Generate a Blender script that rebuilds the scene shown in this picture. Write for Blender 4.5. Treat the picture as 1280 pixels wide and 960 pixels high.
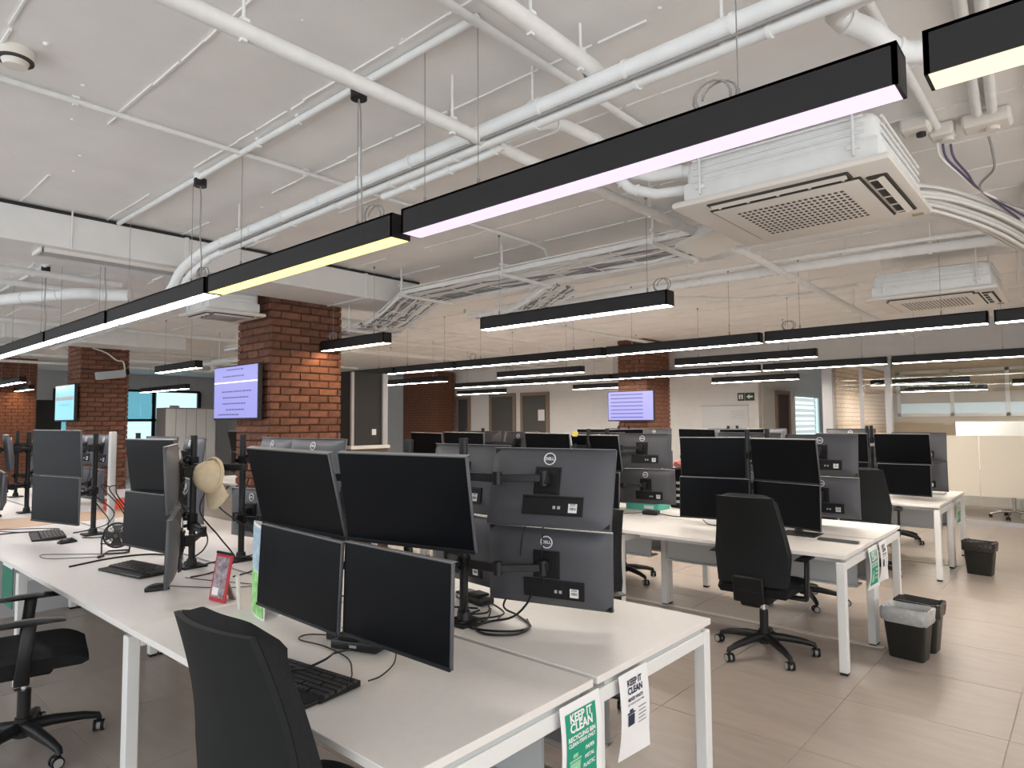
import bpy, bmesh, math, random
from mathutils import Vector, Matrix, Euler

for o in list(bpy.data.objects): bpy.data.objects.remove(o)
SC = bpy.context.scene
COL = SC.collection
R = math.radians
random.seed(7)

# ------------------------------------------------------------------ camera
cam_d = bpy.data.cameras.new('camera'); cam = bpy.data.objects.new('camera', cam_d); COL.objects.link(cam)
cam_d.sensor_width = 36.0; cam_d.lens = 36.0*823.38/1280; cam_d.clip_start = .05; cam_d.clip_end = 200
yaw, pitch, roll = R(41.41792), R(3.29562), R(0.3725)
fw = Vector((math.cos(yaw)*math.cos(pitch), math.sin(yaw)*math.cos(pitch), math.sin(pitch)))
rt = Vector((math.sin(yaw), -math.cos(yaw), 0)); dn = fw.cross(rt)
r2 = math.cos(roll)*rt + math.sin(roll)*dn; d2 = -math.sin(roll)*rt + math.cos(roll)*dn
cam.matrix_world = Matrix(((r2.x, -d2.x, -fw.x, 0), (r2.y, -d2.y, -fw.y, 0), (r2.z, -d2.z, -fw.z, 1.57), (0, 0, 0, 1)))
SC.camera = cam

# ------------------------------------------------------------------ light and exposure
SC.view_settings.view_transform = 'Standard'; SC.view_settings.look = 'None'
SC.view_settings.gamma = 1; SC.view_settings.use_curve_mapping = False
SC.view_settings.exposure = 0.0
W = bpy.data.worlds.new('sky'); SC.world = W; W.use_nodes = True
W.node_tree.nodes['Background'].inputs[0].default_value = (.86, .93, 1.0, 1)
W.node_tree.nodes['Background'].inputs[1].default_value = 1.2
LAMP = 66.0          # emission of the pendant diffusers
def daylight(name, loc, rot, sx, sy, energy, col):
    l = bpy.data.lights.new(name, 'AREA'); l.shape = 'RECTANGLE'; l.size = sx; l.size_y = sy; l.energy = energy; l.color = col
    o = bpy.data.objects.new(name, l); COL.objects.link(o); o.location = loc; o.rotation_euler = rot; return o
# added area lights inside the unseen street fronts, standing in for daylight
daylight('fill_daylight', (-3.3, 6, 1.55), (0, R(-90), 0), 2.6, 20, 250, (.90, .95, 1))
daylight('fill_daylight', (1.0, -3.3, 1.55), (R(90), 0, 0), 9, 2.6, 140, (1, .93, .86))

# ------------------------------------------------------------------ materials
MATS = {}
def mat(name, col, rough=.5, metal=0, emit=0, ecol=None, noise=0, nscale=8, bump=0, bscale=60, stretch=None, objrand=0, coat=0, spec=None, trans=0):
    if name in MATS: return MATS[name]
    m = bpy.data.materials.new(name); m.use_nodes = True; nt = m.node_tree; b = nt.nodes['Principled BSDF']
    b.inputs['Base Color'].default_value = (*col, 1); b.inputs['Roughness'].default_value = rough; b.inputs['Metallic'].default_value = metal
    if spec is not None: b.inputs['Specular IOR Level'].default_value = spec
    if coat: b.inputs['Coat Weight'].default_value = coat
    if trans: b.inputs['Transmission Weight'].default_value = trans
    if emit:
        b.inputs['Emission Color'].default_value = (*(ecol or col), 1); b.inputs['Emission Strength'].default_value = emit
    tc = nt.nodes.new('ShaderNodeTexCoord'); out = None
    mp = nt.nodes.new('ShaderNodeMapping'); nt.links.new(tc.outputs['Object'], mp.inputs[0])
    if stretch: mp.inputs['Scale'].default_value = stretch
    if noise:
        n = nt.nodes.new('ShaderNodeTexNoise'); n.inputs['Scale'].default_value = nscale; n.inputs['Detail'].default_value = 5
        nt.links.new(mp.outputs[0], n.inputs[0])
        mr = nt.nodes.new('ShaderNodeMapRange'); mr.inputs[1].default_value = .25; mr.inputs[2].default_value = .75
        mr.inputs[3].default_value = 1-noise; mr.inputs[4].default_value = 1+noise; nt.links.new(n.outputs[0], mr.inputs[0]); out = mr.outputs[0]
    if objrand:
        oi = nt.nodes.new('ShaderNodeObjectInfo'); mr2 = nt.nodes.new('ShaderNodeMapRange')
        mr2.inputs[3].default_value = 1-objrand; mr2.inputs[4].default_value = 1+objrand; nt.links.new(oi.outputs['Random'], mr2.inputs[0])
        if out:
            mu = nt.nodes.new('ShaderNodeMath'); mu.operation = 'MULTIPLY'; nt.links.new(out, mu.inputs[0]); nt.links.new(mr2.outputs[0], mu.inputs[1]); out = mu.outputs[0]
        else: out = mr2.outputs[0]
    if out:
        vm = nt.nodes.new('ShaderNodeVectorMath'); vm.operation = 'SCALE'; vm.inputs[0].default_value = col
        nt.links.new(out, vm.inputs['Scale']); nt.links.new(vm.outputs[0], b.inputs['Base Color'])
    if bump:
        n2 = nt.nodes.new('ShaderNodeTexNoise'); n2.inputs['Scale'].default_value = bscale; n2.inputs['Detail'].default_value = 6; nt.links.new(mp.outputs[0], n2.inputs[0])
        bp = nt.nodes.new('ShaderNodeBump'); bp.inputs['Strength'].default_value = bump; bp.inputs['Distance'].default_value = .01
        nt.links.new(n2.outputs[0], bp.inputs['Height']); nt.links.new(bp.outputs[0], b.inputs['Normal'])
    MATS[name] = m; return m
def glassmat(name, tint, rough, frost):
    m = bpy.data.materials.new(name); m.use_nodes = True; nt = m.node_tree; nt.nodes.remove(nt.nodes['Principled BSDF'])
    out = nt.nodes['Material Output']; tr = nt.nodes.new('ShaderNodeBsdfTransparent'); tr.inputs[0].default_value = (*tint, 1)
    gl = nt.nodes.new('ShaderNodeBsdfGlossy'); gl.inputs['Roughness'].default_value = rough
    fr = nt.nodes.new('ShaderNodeFresnel'); fr.inputs[0].default_value = 1.35
    mx = nt.nodes.new('ShaderNodeMixShader'); nt.links.new(fr.outputs[0], mx.inputs[0]); nt.links.new(tr.outputs[0], mx.inputs[1]); nt.links.new(gl.outputs[0], mx.inputs[2])
    last = mx
    if frost:
        df = nt.nodes.new('ShaderNodeBsdfDiffuse'); df.inputs[0].default_value = (.85, .82, .76, 1)
        tl = nt.nodes.new('ShaderNodeBsdfTranslucent'); tl.inputs[0].default_value = (.9, .86, .78, 1)
        m2 = nt.nodes.new('ShaderNodeMixShader'); m2.inputs[0].default_value = .5; nt.links.new(df.outputs[0], m2.inputs[1]); nt.links.new(tl.outputs[0], m2.inputs[2])
        m3 = nt.nodes.new('ShaderNodeMixShader'); m3.inputs[0].default_value = frost; nt.links.new(mx.outputs[0], m3.inputs[1]); nt.links.new(m2.outputs[0], m3.inputs[2]); last = m3
    nt.links.new(last.outputs[0], out.inputs[0]); return m

paint = mat('ceiling_paint', (.86, .845, .83), .85, noise=.05, nscale=2.5, bump=.35, bscale=7)
wallp = mat('wall_paint', (.76, .75, .74), .8, noise=.03)
greyp = mat('grey_wall_paint', (.56, .56, .57), .8, noise=.03)
pipew = mat('white_pipe_paint', (.80, .80, .79), .55, noise=.06, nscale=14, bump=.15, bscale=30)
foam = mat('painted_pipe_insulation', (.82, .83, .83), .6, noise=.05, nscale=10, bump=.3, bscale=18)
cable_shade = mat('shade_grey_cable', (.26, .26, .27), .5, objrand=.3)  # grey mixed into the trays for the dark shade between white cables
cablew = mat('white_cable_sheath', (.80, .79, .77), .5, objrand=.14)
ductm = mat('white_duct_sheet', (.78, .78, .775), .5, noise=.03)
dark = mat('dark_gap', (.04, .04, .04), .9)
lam = mat('white_laminate', (.80, .765, .735), .42, noise=.02, nscale=30)
lamedge = mat('white_edge_band', (.78, .76, .74), .4)
steelw = mat('white_powder_coat', (.78, .78, .77), .38)
greysteel = mat('grey_steel_tray', (.50, .52, .53), .5)
blk = mat('black_plastic', (.012, .012, .013), .42, spec=.35)
blk2 = mat('matt_black_plastic', (.009, .009, .010), .6, spec=.3)
housing = mat('dark_grey_monitor_shell', (.075, .076, .088), .45, bump=.05, bscale=500)
screenm = mat('dark_screen_glass', (.0045, .005, .0062), .28, spec=.10)
fabric = mat('black_chair_fabric', (.017, .018, .020), .92, noise=.15, nscale=90, bump=.2, bscale=500, spec=.2)
shellm = mat('black_chair_shell', (.0105, .0125, .0132), .6, spec=.22, noise=.08, nscale=30)
chrome = mat('chrome', (.75, .75, .76), .18, 1)
wheelm = mat('grey_caster_tread', (.35, .35, .34), .5)
sticker = mat('white_label', (.85, .85, .84), .6)
ink = mat('black_ink', (.02, .022, .03), .7)
logow = mat('silver_print', (.80, .82, .84), .4)
lampb = mat('anthracite_lamp_housing', (.011, .0100, .0115), .5, spec=.4)
wire = mat('steel_wire', (.30, .29, .28), .4, .6)
cordg = mat('grey_cord', (.30, .29, .28), .6)
brickm = mat('red_brick', (.185, .080, .049), .88, noise=.28, nscale=22, bump=.6, bscale=45, objrand=.22)
mortar = mat('brick_mortar', (.085, .045, .033), .95, noise=.2, nscale=30)
brickp = mat('pale_brick', (.68, .54, .42), .85, noise=.15, nscale=22, bump=.6, bscale=45, objrand=.14)
mortarp = mat('pale_mortar', (.50, .40, .32), .95)
tilem = mat('stone_floor_tile', (.375, .320, .280), .30, noise=.10, nscale=3.0, stretch=(5, 1.0, 1), bump=.04, bscale=20, objrand=.035)
grout = mat('tile_grout', (.50, .45, .40), .8)
binm = mat('black_bin_plastic', (.018, .020, .018), .42)
baggrey = mat('translucent_bin_bag', (.46, .46, .46), .32, noise=.2, nscale=20, bump=.6, bscale=40)
bagblack = mat('black_bin_bag', (.030, .028, .026), .25, noise=.2, bump=.7, bscale=40)
paperw = mat('white_paper', (.84, .83, .84), .7)
green = mat('poster_green', (.012, .30, .19), .7)
navy = mat('poster_navy', (.02, .025, .06), .7)
orange = mat('orange_box_card', (.90, .10, .035), .5)
teal = mat('teal_box_card', (.10, .50, .40), .5)
pinkm = mat('pink_paper', (.85, .35, .33), .7)
capm = mat('beige_cotton', (.64, .53, .37), .9, noise=.08, nscale=40, bump=.2, bscale=300)
redm = mat('red_card', (.50, .03, .04), .5)
photo_a = mat('card_print', (.30, .24, .27), .6, noise=.8, nscale=45)
leafm = mat('card_green_print', (.30, .62, .22), .6, noise=.5, nscale=30)
bluem = mat('card_blue_print', (.42, .56, .66), .6, noise=.4, nscale=30)
acw = mat('ivory_plastic', (.78, .74, .69), .45)
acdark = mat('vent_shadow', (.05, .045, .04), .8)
woodm = mat('beech_veneer', (.66, .46, .31), .5, noise=.1, nscale=6, stretch=(1, 12, 1))
brownm = mat('brown_door_wood', (.10, .065, .05), .5, noise=.15, nscale=5)
framem = mat('brown_frame_wood', (.26, .19, .14), .5)
darkglass = mat('dark_window_glass', (.10, .095, .085), .25)
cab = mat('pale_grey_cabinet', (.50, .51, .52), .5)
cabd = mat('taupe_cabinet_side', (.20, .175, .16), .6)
frameg = mat('grey_aluminium_frame', (.45, .45, .47), .4)
framew = mat('white_aluminium_frame', (.82, .81, .79), .4)
beige = mat('beige_wall', (.62, .52, .40), .8)
signg = mat('exit_sign_black_green', (.02, .055, .045), .4)
tvlit = mat('lit_lilac_screen', (.05, .05, .10), .3, emit=.80, ecol=(.44, .43, .98))
tvbar = mat('lit_screen_text', (.02, .02, .06), .3, emit=.5, ecol=(.16, .15, .50))
tvline = mat('lit_screen_white_line', (.8, .8, .9), .3, emit=1, ecol=(.95, .92, 1))
tvblue = mat('lit_cyan_screen', (.2, .5, .7), .3, emit=.7, ecol=(.30, .70, .85))
skyw = mat('bright_window_pane', (.6, .8, .85), .3, emit=1.1, ecol=(.62, .92, 1.0))
skyb = mat('blue_window_pane', (.2, .5, .65), .3, emit=.6, ecol=(.20, .60, .75))
blindm = mat('backlit_blind_slat', (.8, .85, .85), .6, emit=.55, ecol=(.85, .95, .95))
clear = glassmat('clear_glass', (.96, .97, .96), .02, 0)
frost = glassmat('frosted_film_glass', (.96, .95, .93), .08, .93)
def lampmat(name, col, k=1.0): return mat(name, (.25, .25, .25), .5, emit=LAMP*k, ecol=col)
L_neutral = lampmat('diffuser_neutral', (1, .92, .82))
L_pink = lampmat('diffuser_pinkish', (.95, .77, .98), 1.0/LAMP)
L_yellow = lampmat('diffuser_yellow', (1, .78, .20), 2.6/LAMP)
L_white = lampmat('diffuser_cool', (1, .95, .95), .4)
L_warm = lampmat('diffuser_warm', (1, .66, .36), .5)
L_peach = lampmat('diffuser_peach', (1, .76, .52), 1.35/LAMP)

# ------------------------------------------------------------------ mesh helpers
class MB:
    def __init__(s): s.bm = bmesh.new(); s.mi = 0
    def _fin(s, geom, M=None):
        vs = [g for g in geom if isinstance(g, bmesh.types.BMVert)]
        if M is not None: bmesh.ops.transform(s.bm, matrix=M, verts=vs)
        for f in {f for v in vs for f in v.link_faces}: f.material_index = s.mi
        return vs
    def box(s, c, d, rot=(0, 0, 0), bev=0, seg=1, taper=None):
        r = bmesh.ops.create_cube(s.bm, size=1.0)['verts']
        for v in r:
            v.co = Vector((v.co.x*d[0], v.co.y*d[1], v.co.z*d[2]))
            if taper and v.co.z > 0: v.co.x *= taper[0]; v.co.y *= taper[1]
        if bev:
            es = list({e for v in r for e in v.link_edges})
            g = bmesh.ops.bevel(s.bm, geom=es, offset=bev, segments=seg, affect='EDGES', profile=.5)
            r = list({v for f in g['faces'] for v in f.verts} | {v for v in r if v.is_valid})
        s._fin(r, Matrix.Translation(c) @ Euler(rot).to_matrix().to_4x4()); return s
    def cyl(s, p0, p1, r0, r1=None, n=12, caps=True):
        p0 = Vector(p0); p1 = Vector(p1); d = p1-p0
        g = bmesh.ops.create_cone(s.bm, cap_ends=caps, segments=n, radius1=r0, radius2=r0 if r1 is None else r1, depth=d.length)['verts']
        s._fin(g, Matrix.Translation((p0+p1)/2) @ d.to_track_quat('Z', 'Y').to_matrix().to_4x4()); return s
    def sph(s, c, r, sc=(1, 1, 1), n=12):
        g = bmesh.ops.create_uvsphere(s.bm, u_segments=n, v_segments=max(6, n//2), radius=r)['verts']
        s._fin(g, Matrix.Translation(c) @ Matrix.Diagonal((*sc, 1))); return s
    def tube(s, pts, r, n=8, closed=False, flat=1.0):
        pts = [Vector(p) for p in pts]; rings = []; N = len(pts); prev = None
        for i, p in enumerate(pts):
            if closed: t = (pts[(i+1) % N]-pts[i-1]).normalized()
            else: t = (pts[min(i+1, N-1)]-pts[max(i-1, 0)]).normalized()
            if prev is None: a = t.orthogonal().normalized() if abs(t.z) > .9 else t.cross(Vector((0, 0, 1))).normalized()
            else:
                a = (prev-t*prev.dot(t)); a = a.normalized() if a.length > 1e-6 else t.orthogonal().normalized()
            prev = a; b = t.cross(a)
            rr = r[i] if isinstance(r, (list, tuple)) else r
            rings.append([s.bm.verts.new(p+(a*math.cos(2*math.pi*k/n)+b*math.sin(2*math.pi*k/n)*flat)*rr) for k in range(n)])
        for i in range(N if closed else N-1):
            A, B_ = rings[i], rings[(i+1) % N]
            for k in range(n):
                f = s.bm.faces.new((A[k], A[(k+1) % n], B_[(k+1) % n], B_[k])); f.material_index = s.mi
        if not closed:
            for rg in (rings[0][::-1], rings[-1]):
                f = s.bm.faces.new(rg); f.material_index = s.mi
        return s
    def grid(s, fn, nu, nv, thick=0, closed_u=False):
        V = [[s.bm.verts.new(fn(i/nu, j/nv)) for j in range(nv+1)] for i in range(nu+1)]
        for i in range(nu):
            for j in range(nv):
                f = s.bm.faces.new((V[i][j], V[i+1][j], V[i+1][j+1], V[i][j+1])); f.material_index = s.mi
        return s
    def slab(s, front, back, nu, nv):
        F = [[s.bm.verts.new(front(i/nu, j/nv)) for j in range(nv+1)] for i in range(nu+1)]
        G = [[s.bm.verts.new(back(i/nu, j/nv)) for j in range(nv+1)] for i in range(nu+1)]
        q = lambda *v: setattr(s.bm.faces.new(v), 'material_index', s.mi)
        for i in range(nu):
            for j in range(nv):
                q(F[i][j], F[i+1][j], F[i+1][j+1], F[i][j+1]); q(G[i][j+1], G[i+1][j+1], G[i+1][j], G[i][j])
        for i in range(nu): q(G[i][0], G[i+1][0], F[i+1][0], F[i][0]); q(F[i][nv], F[i+1][nv], G[i+1][nv], G[i][nv])
        for j in range(nv): q(F[0][j], F[0][j+1], G[0][j+1], G[0][j]); q(G[nu][j], G[nu][j+1], F[nu][j+1], F[nu][j])
        return s
    def prism(s, poly, axis, t0, t1):
        def P(a, b, t): return {'x': (t, a, b), 'y': (a, t, b), 'z': (a, b, t)}[axis]
        A = [s.bm.verts.new(P(a, b, t0)) for a, b in poly]; B_ = [s.bm.verts.new(P(a, b, t1)) for a, b in poly]; n = len(poly)
        for f in [s.bm.faces.new(A[::-1]), s.bm.faces.new(B_)]+[s.bm.faces.new((A[i], A[(i+1) % n], B_[(i+1) % n], B_[i])) for i in range(n)]: f.material_index = s.mi
        return s
    def mesh(s, name, mats, smooth=None):
        bmesh.ops.recalc_face_normals(s.bm, faces=s.bm.faces)
        me = bpy.data.meshes.new(name); s.bm.to_mesh(me); s.bm.free()
        for m in (mats if isinstance(mats, (list, tuple)) else [mats]): me.materials.append(m)
        if smooth is not None:
            me.polygons.foreach_set('use_smooth', [True]*len(me.polygons))
            me.set_sharp_from_angle(angle=R(smooth))
        return me
    def build(s, name, mats, parent=None, loc=(0, 0, 0), rot=(0, 0, 0), smooth=None):
        return put(name, s.mesh(name, mats, smooth), parent, loc, rot)
def put(name, me, parent=None, loc=(0, 0, 0), rot=(0, 0, 0), mode=None):
    o = bpy.data.objects.new(name, me); COL.objects.link(o); o.parent = parent; o.location = loc
    if mode: o.rotation_mode = mode
    o.rotation_euler = rot; return o
def tag(o, label, cat, group=None):
    o['label'] = label; o['category'] = cat
    if group: o['group'] = group
    return o
def thing(name, label, cat, loc=(0, 0, 0), rot=(0, 0, 0), group=None, mode=None):
    return tag(put(name, None, None, loc, rot, mode), label, cat, group)
def struct(o, label=None):
    o['kind'] = 'structure'
    if label: o['label'] = label
    return o
def copy_tree(o, parent=None):
    c = o.copy(); COL.objects.link(c); c.parent = parent
    for ch in [k for k in o.children]: copy_tree(ch, c)
    return c
FONT_CACHE = {}
def text_into(mb, s, size, M, bold=.0, depth=0, ax='CENTER'):
    cu = bpy.data.curves.new('lettering', 'FONT'); cu.body = s; cu.size = size; cu.offset = bold*size; cu.align_x = ax; cu.align_y = 'CENTER'; cu.resolution_u = 2; cu.extrude = depth
    o = bpy.data.objects.new('lettering', cu); COL.objects.link(o)
    me = bpy.data.meshes.new_from_object(o.evaluated_get(bpy.context.evaluated_depsgraph_get()))
    bpy.data.objects.remove(o); bpy.data.curves.remove(cu)
    n0 = len(mb.bm.verts); f0 = len(mb.bm.faces); me.transform(M); mb.bm.from_mesh(me); mb.bm.faces.ensure_lookup_table()
    for f in mb.bm.faces[f0:]: f.material_index = mb.mi
    bpy.data.meshes.remove(me)
ORD = ['first', 'second', 'third', 'fourth', 'fifth', 'sixth', 'seventh', 'eighth', 'ninth', 'tenth', 'eleventh', 'twelfth', 'thirteenth', 'fourteenth', 'fifteenth']
# ================================================================== SETTING
CEIL = 3.10
fl = struct(MB().box((8.5, 10, -.0535), (24, 27, .10)).build('floor', grout), 'floor of large grey-brown square stone tiles')
TP = .742; gx0 = 4.08-7*TP; gy0 = 1.12-5*TP
tile_me = MB().box((0, 0, -.006), (TP-.004, TP-.004, .012), bev=.001).mesh('tile', tilem)
big = MB(); nt = 0
for i in range(-3, 28):
    for j in range(-1, 34):
        x = gx0+(i+.5)*TP; y = gy0+(j+.5)*TP
        if not (-3.4 < x < 20.3 and -3.4 < y < 23.3): continue
        near = (0 < x < 13.3 and -.6 < y < 12.6 and nt < 298 and (y < .55*x+4.2))
        if near: put('tile', tile_me, fl, (x, y, 0), (0, 0, R(180)*random.randint(0, 1))); nt += 1
        else: big.box((x, y, -.006), (TP-.004, TP-.004, .012))
o = big.build('tiles', tilem, fl); o['kind'] = 'stuff'
for x in (5.15, 8.5):
    struct(MB().box((x, 4.0, .004), (.055, 5.7, .008), bev=.003).build('trim_1', mat('pale_metal_strip', (.62, .56, .50), .4)), 'pale flat cable strip fixed to the floor under a desk row')
ce = struct(MB().box((8.5, 10, CEIL+.10), (24, 27, .2)).build('ceiling', paint), 'white painted concrete ceiling with board ridges')
# shutter board ridges left in the concrete: broken raised lines
rr = random.Random(3)
for k in range(0, 24):
    x = -.53*2+.02+.535*k; 
    for y0 in (-2.5, 1.0, 4.6, 8.2):
        mb = MB(); y = y0+rr.random()*.4; end = y0+3.4-rr.random()*.9
        while y < end:
            L = .12+rr.random()*.3; w = .006+rr.random()*.006
            mb.box((x+rr.uniform(-.006, .006), y+L/2, CEIL-.002), (w, L, .008+rr.random()*.006), (0, 0, rr.uniform(-.02, .02))); y += L+rr.random()*.035
        mb.build('board_ridge', paint, ce)
mb = MB()
for k in range(60):
    x = rr.uniform(-.5, 2.6); y = rr.uniform(.6, 5); mb.sph((x, y, CEIL), .006+rr.random()*.008, (1, 1, .8), 6)
o = mb.build('concrete_blobs', paint, ce, smooth=60); o['kind'] = 'stuff'

# outer walls
def wall(name, c, d, m, label): return struct(MB().box(c, d).build(name, m), label)
WX = 14.0
wall('wall_back', (WX+.1, 14.2, CEIL/2), (.2, 17.7, CEIL), wallp, 'pale painted wall at the far end of the office with doors and a whiteboard')
wall('wall_corridor', (17.21, 5.44, CEIL/2), (6.0, .2, CEIL), wallp, 'pale corridor side wall with a dark door and a blind')
wall('wall_right', (10.5, -3.2, CEIL/2), (11.5, .2, CEIL), wallp, 'painted side wall to the right')
wall('wall_left', (5, 22.1, CEIL/2), (20, .2, CEIL), greyp, 'grey end wall at the far left')
wall('wall_end', (20.2, 1, CEIL/2), (.2, 9, CEIL), wallp, 'end wall of the corridor')
# bulkhead over the glass and along the back wall
wall('trim_2', (12.06, 2.3, 2.85), (.12, 10.8, .5), greyp, 'grey bulkhead above the glass partition')
wall('trim_3', (13.05, 5.75, 2.63), (1.9, 4.0, .06), wallp, 'soffit joining the bulkhead to the back wall')
struct(MB().box((WX-.012, 14.2, .06), (.024, 17.6, .12)).build('baseboard_back', framew), 'white skirting at the foot of the back wall')

# ---------------------------------------------------------------- brick columns
brick_var = []
for v in range(5):
    rv = random.Random(v+40); mb = MB(); mb.box((0, 0, 0), (.212, .036, .064), bev=.007)
    for q in mb.bm.verts: q.co += Vector((rv.uniform(-.003, .003), rv.uniform(-.005, .005), rv.uniform(-.003, .003)))
    brick_var.append(mb.mesh('brick', brickm))
def brick_column(x0, y0, x1, y1, label, single, m=brickm, mm=mortar, top=CEIL):
    rv = random.Random(int(x0*10+y0)); core = struct(MB().box(((x0+x1)/2, (y0+y1)/2, top/2), (x1-x0-.03, y1-y0-.03, top)).build('brick_column', mm), label)
    P = .0775; st = MB(); n = int(top/P)
    for face in range(4):
        L = (x1-x0) if face in (0, 2) else (y1-y0)-.03
        for c in range(n):
            z = P*(c+.5); t = -L/2+ (0 if c % 2 else -.112)
            while t < L/2-.02:
                a = max(t, -L/2); b = min(t+.224, L/2); t += .224
                if b-a < .03: continue
                mid = (a+b)/2; s = (b-a-.011)/.212
                if face == 0: loc = ((x0+x1)/2+mid, y0+.013, z); rz = 0
                elif face == 1: loc = (x0+.013, (y0+y1)/2+mid, z); rz = R(90)
                elif face == 2: loc = ((x0+x1)/2+mid, y1-.013, z); rz = 0
                else: loc = (x1-.013, (y0+y1)/2+mid, z); rz = R(90)
                if single and face < 2:
                    o = put('brick', rv.choice(brick_var), core, loc, (rv.uniform(-.02, .02), 0, rz+rv.uniform(-.012, .012))); o.scale = (s, 1, 1)
                else: st.box(loc, (.212*s, .036, .064), (0, 0, rz))
    o = st.build('bricks', m, core); o['kind'] = 'stuff'
    return core
brick_column(3.32, 6.15, 4.15, 6.84, 'square brick column with a lilac screen on its side, nearest of the columns', True)
brick_column(3.36, 12.3, 4.08, 13.0, 'second brick column from the front, darker, with a tilted white lamp on it', True)
brick_column(3.36, 18.4, 4.16, 19.1, 'farthest brick column at the left edge, lit warm', False)
brick_column(10.7, 6.15, 11.6, 6.75, 'brick column beside the far screen in front of the back wall', False)
brick_column(13.2, 14.6, 13.9, 16.2, 'brick pier against the back wall, lit orange', False)
brick_column(12.2, 3.32, 16.3, 3.5, 'pale brick wall inside the glazed meeting room', False, brickp, mortarp, 2.6)
wall('trim_4', (14.25, 3.41, 2.85), (4.1, .18, .5), wallp, 'white wall strip above the pale brick wall')

# ---------------------------------------------------------------- doors and windows in the far walls
def door(name, y0, y1, z1, label, leaf=brownm, glass=False, z0=0):
    f = MB(); w = .09; x = WX-.02
    f.box((x, y0+w/2, (z0+z1)/2), (.08, w, z1-z0)); f.box((x, y1-w/2, (z0+z1)/2), (.08, w, z1-z0)); f.box((x, (y0+y1)/2, z1-w/2), (.08, y1-y0-2*w, w))
    if z0: f.box((x, (y0+y1)/2, z0+w/2), (.08, y1-y0-2*w, w))
    d = struct(f.build(name, framem), label)
    MB().box((x+.012, (y0+y1)/2, (z0+z1-w)/2+(w/2 if z0 else 0)), (.03, y1-y0-2*w, z1-w-z0-(w if z0 else 0))).build('pane' if glass else 'leaf', darkglass if glass else leaf, d)
    if not glass: MB().cyl((x-.06, y0+w+.08, 1.02), (x-.06, y0+w+.2, 1.02), .012).cyl((x-.06, y0+w+.08, 1.02), (x, y0+w+.08, 1.02), .012).build('handle', chrome, d)
    return d
d = door('door_1', 19.1, 20.0, 2.2, 'brown wooden door with a paper notice, far left of the back wall')
MB().box((WX-.03, 19.32, 1.72), (.006, .21, .36)).build('paper_notice', paperw, d)
door('door_2', 14.0, 14.62-.02, 2.35, 'dark doorway right of the brick pier', mat('dark_door', (.06, .06, .065), .6))
d = struct(door('window_1', 12.2, 13.2, 2.38, 'brown framed internal window with dark glass, left of two', glass=True))
d = door('door_3', 11.0, 12.0, 2.38, 'brown framed glazed door with a paper notice on the glass', glass=True)
MB().box((WX-.03, 11.27, 1.75), (.006, .22, .30)).build('paper_notice', paperw, d)
for k, z in enumerate((1.72, 1.55)):
    struct(MB().box((WX-.012, 18.45, z), (.024, .12, .10), bev=.004).box((WX-.026, 18.45, z), (.006, .07, .05)).build('trim_5', blk), 'small dark wall socket' if k else 'small dark wall switch')
dd = struct(MB().box((14.98, 5.325, 1.12), (.09, .06, 2.24)).box((15.78, 5.325, 1.12), (.09, .06, 2.24)).box((15.38, 5.325, 2.20), (.72, .06, .08)).build('door_4', framem), 'dark brown corridor door')
MB().box((15.38, 5.335, 1.08), (.70, .04, 2.15)).build('leaf', mat('dark_brown_leaf', (.055, .025, .025), .5), dd); MB().cyl((15.13, 5.27, 1.02), (15.25, 5.27, 1.02), .012).cyl((15.13, 5.27, 1.02), (15.13, 5.33, 1.02), .012).build('handle', chrome, dd)
wn = MB()
for (cx, cz, sx, sz) in ((16.1, 1.4, .07, 1.5), (17.95, 1.4, .07, 1.5), (17.03, 2.16, 1.8, .07), (17.03, .66, 1.8, .07), (17.62, 1.4, .05, 1.5)): wn.box((cx, 5.325, cz), (sx, .06, sz))
wn = struct(wn.build('window_2', framew), 'bright corridor window with a white slatted blind')
MB().box((17.03, 5.338, 1.4), (1.8, .01, 1.5)).build('pane', skyw, wn)
for k in range(11):
    o = MB().box((16.86, 5.30, .78+k*.128), (1.44, .035, .085 if k % 3 else .05), (R(18), 0, 0)).build('slat', blindm, wn)
# glazed street windows in the far left wall
wn = MB(); x0, x1 = 5.4, 9.4
for x in (5.4, 6.7, 8.0, 9.4): wn.box((x, 21.97, 1.65), (.09, .08, 1.9))
for z in (.7, 1.7, 2.6): wn.box(((x0+x1)/2, 21.97, z), (x1-x0, .08, .07))
wn = struct(wn.build('window_3', blk), 'bright blue street window with black bars at the far left')
rv = random.Random(5)
for k in range(3):
    for j in range(2): MB().box((6.05+k*1.33, 21.99, 1.2+j*.95), (1.22, .02, .9)).build('pane', skyw if (k+j) % 2 else skyb, wn)
for k in range(14):
    MB().box((5.6+rv.random()*3.6, 21.96, .9+rv.random()*1.5), (.25+rv.random()*.2, .012, .2+rv.random()*.2)).build('poster', rv.choice([skyb, paperw, bluem, navy]), wn)
wn = struct(MB().box((1.2, 21.97, 1.6), (2.6, .08, .07)).box((1.2, 21.97, 2.5), (2.6, .08, .07)).box((0, 21.97, 1.7), (.08, .08, 1.8)).box((2.4, 21.97, 1.7), (.08, .08, 1.8)).build('window_4', framew), 'window behind the farthest brick column')
for k in range(2): MB().box((.6+k*1.2, 21.99, 1.7), (1.1, .02, 1.6)).build('pane', skyw, wn)

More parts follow.
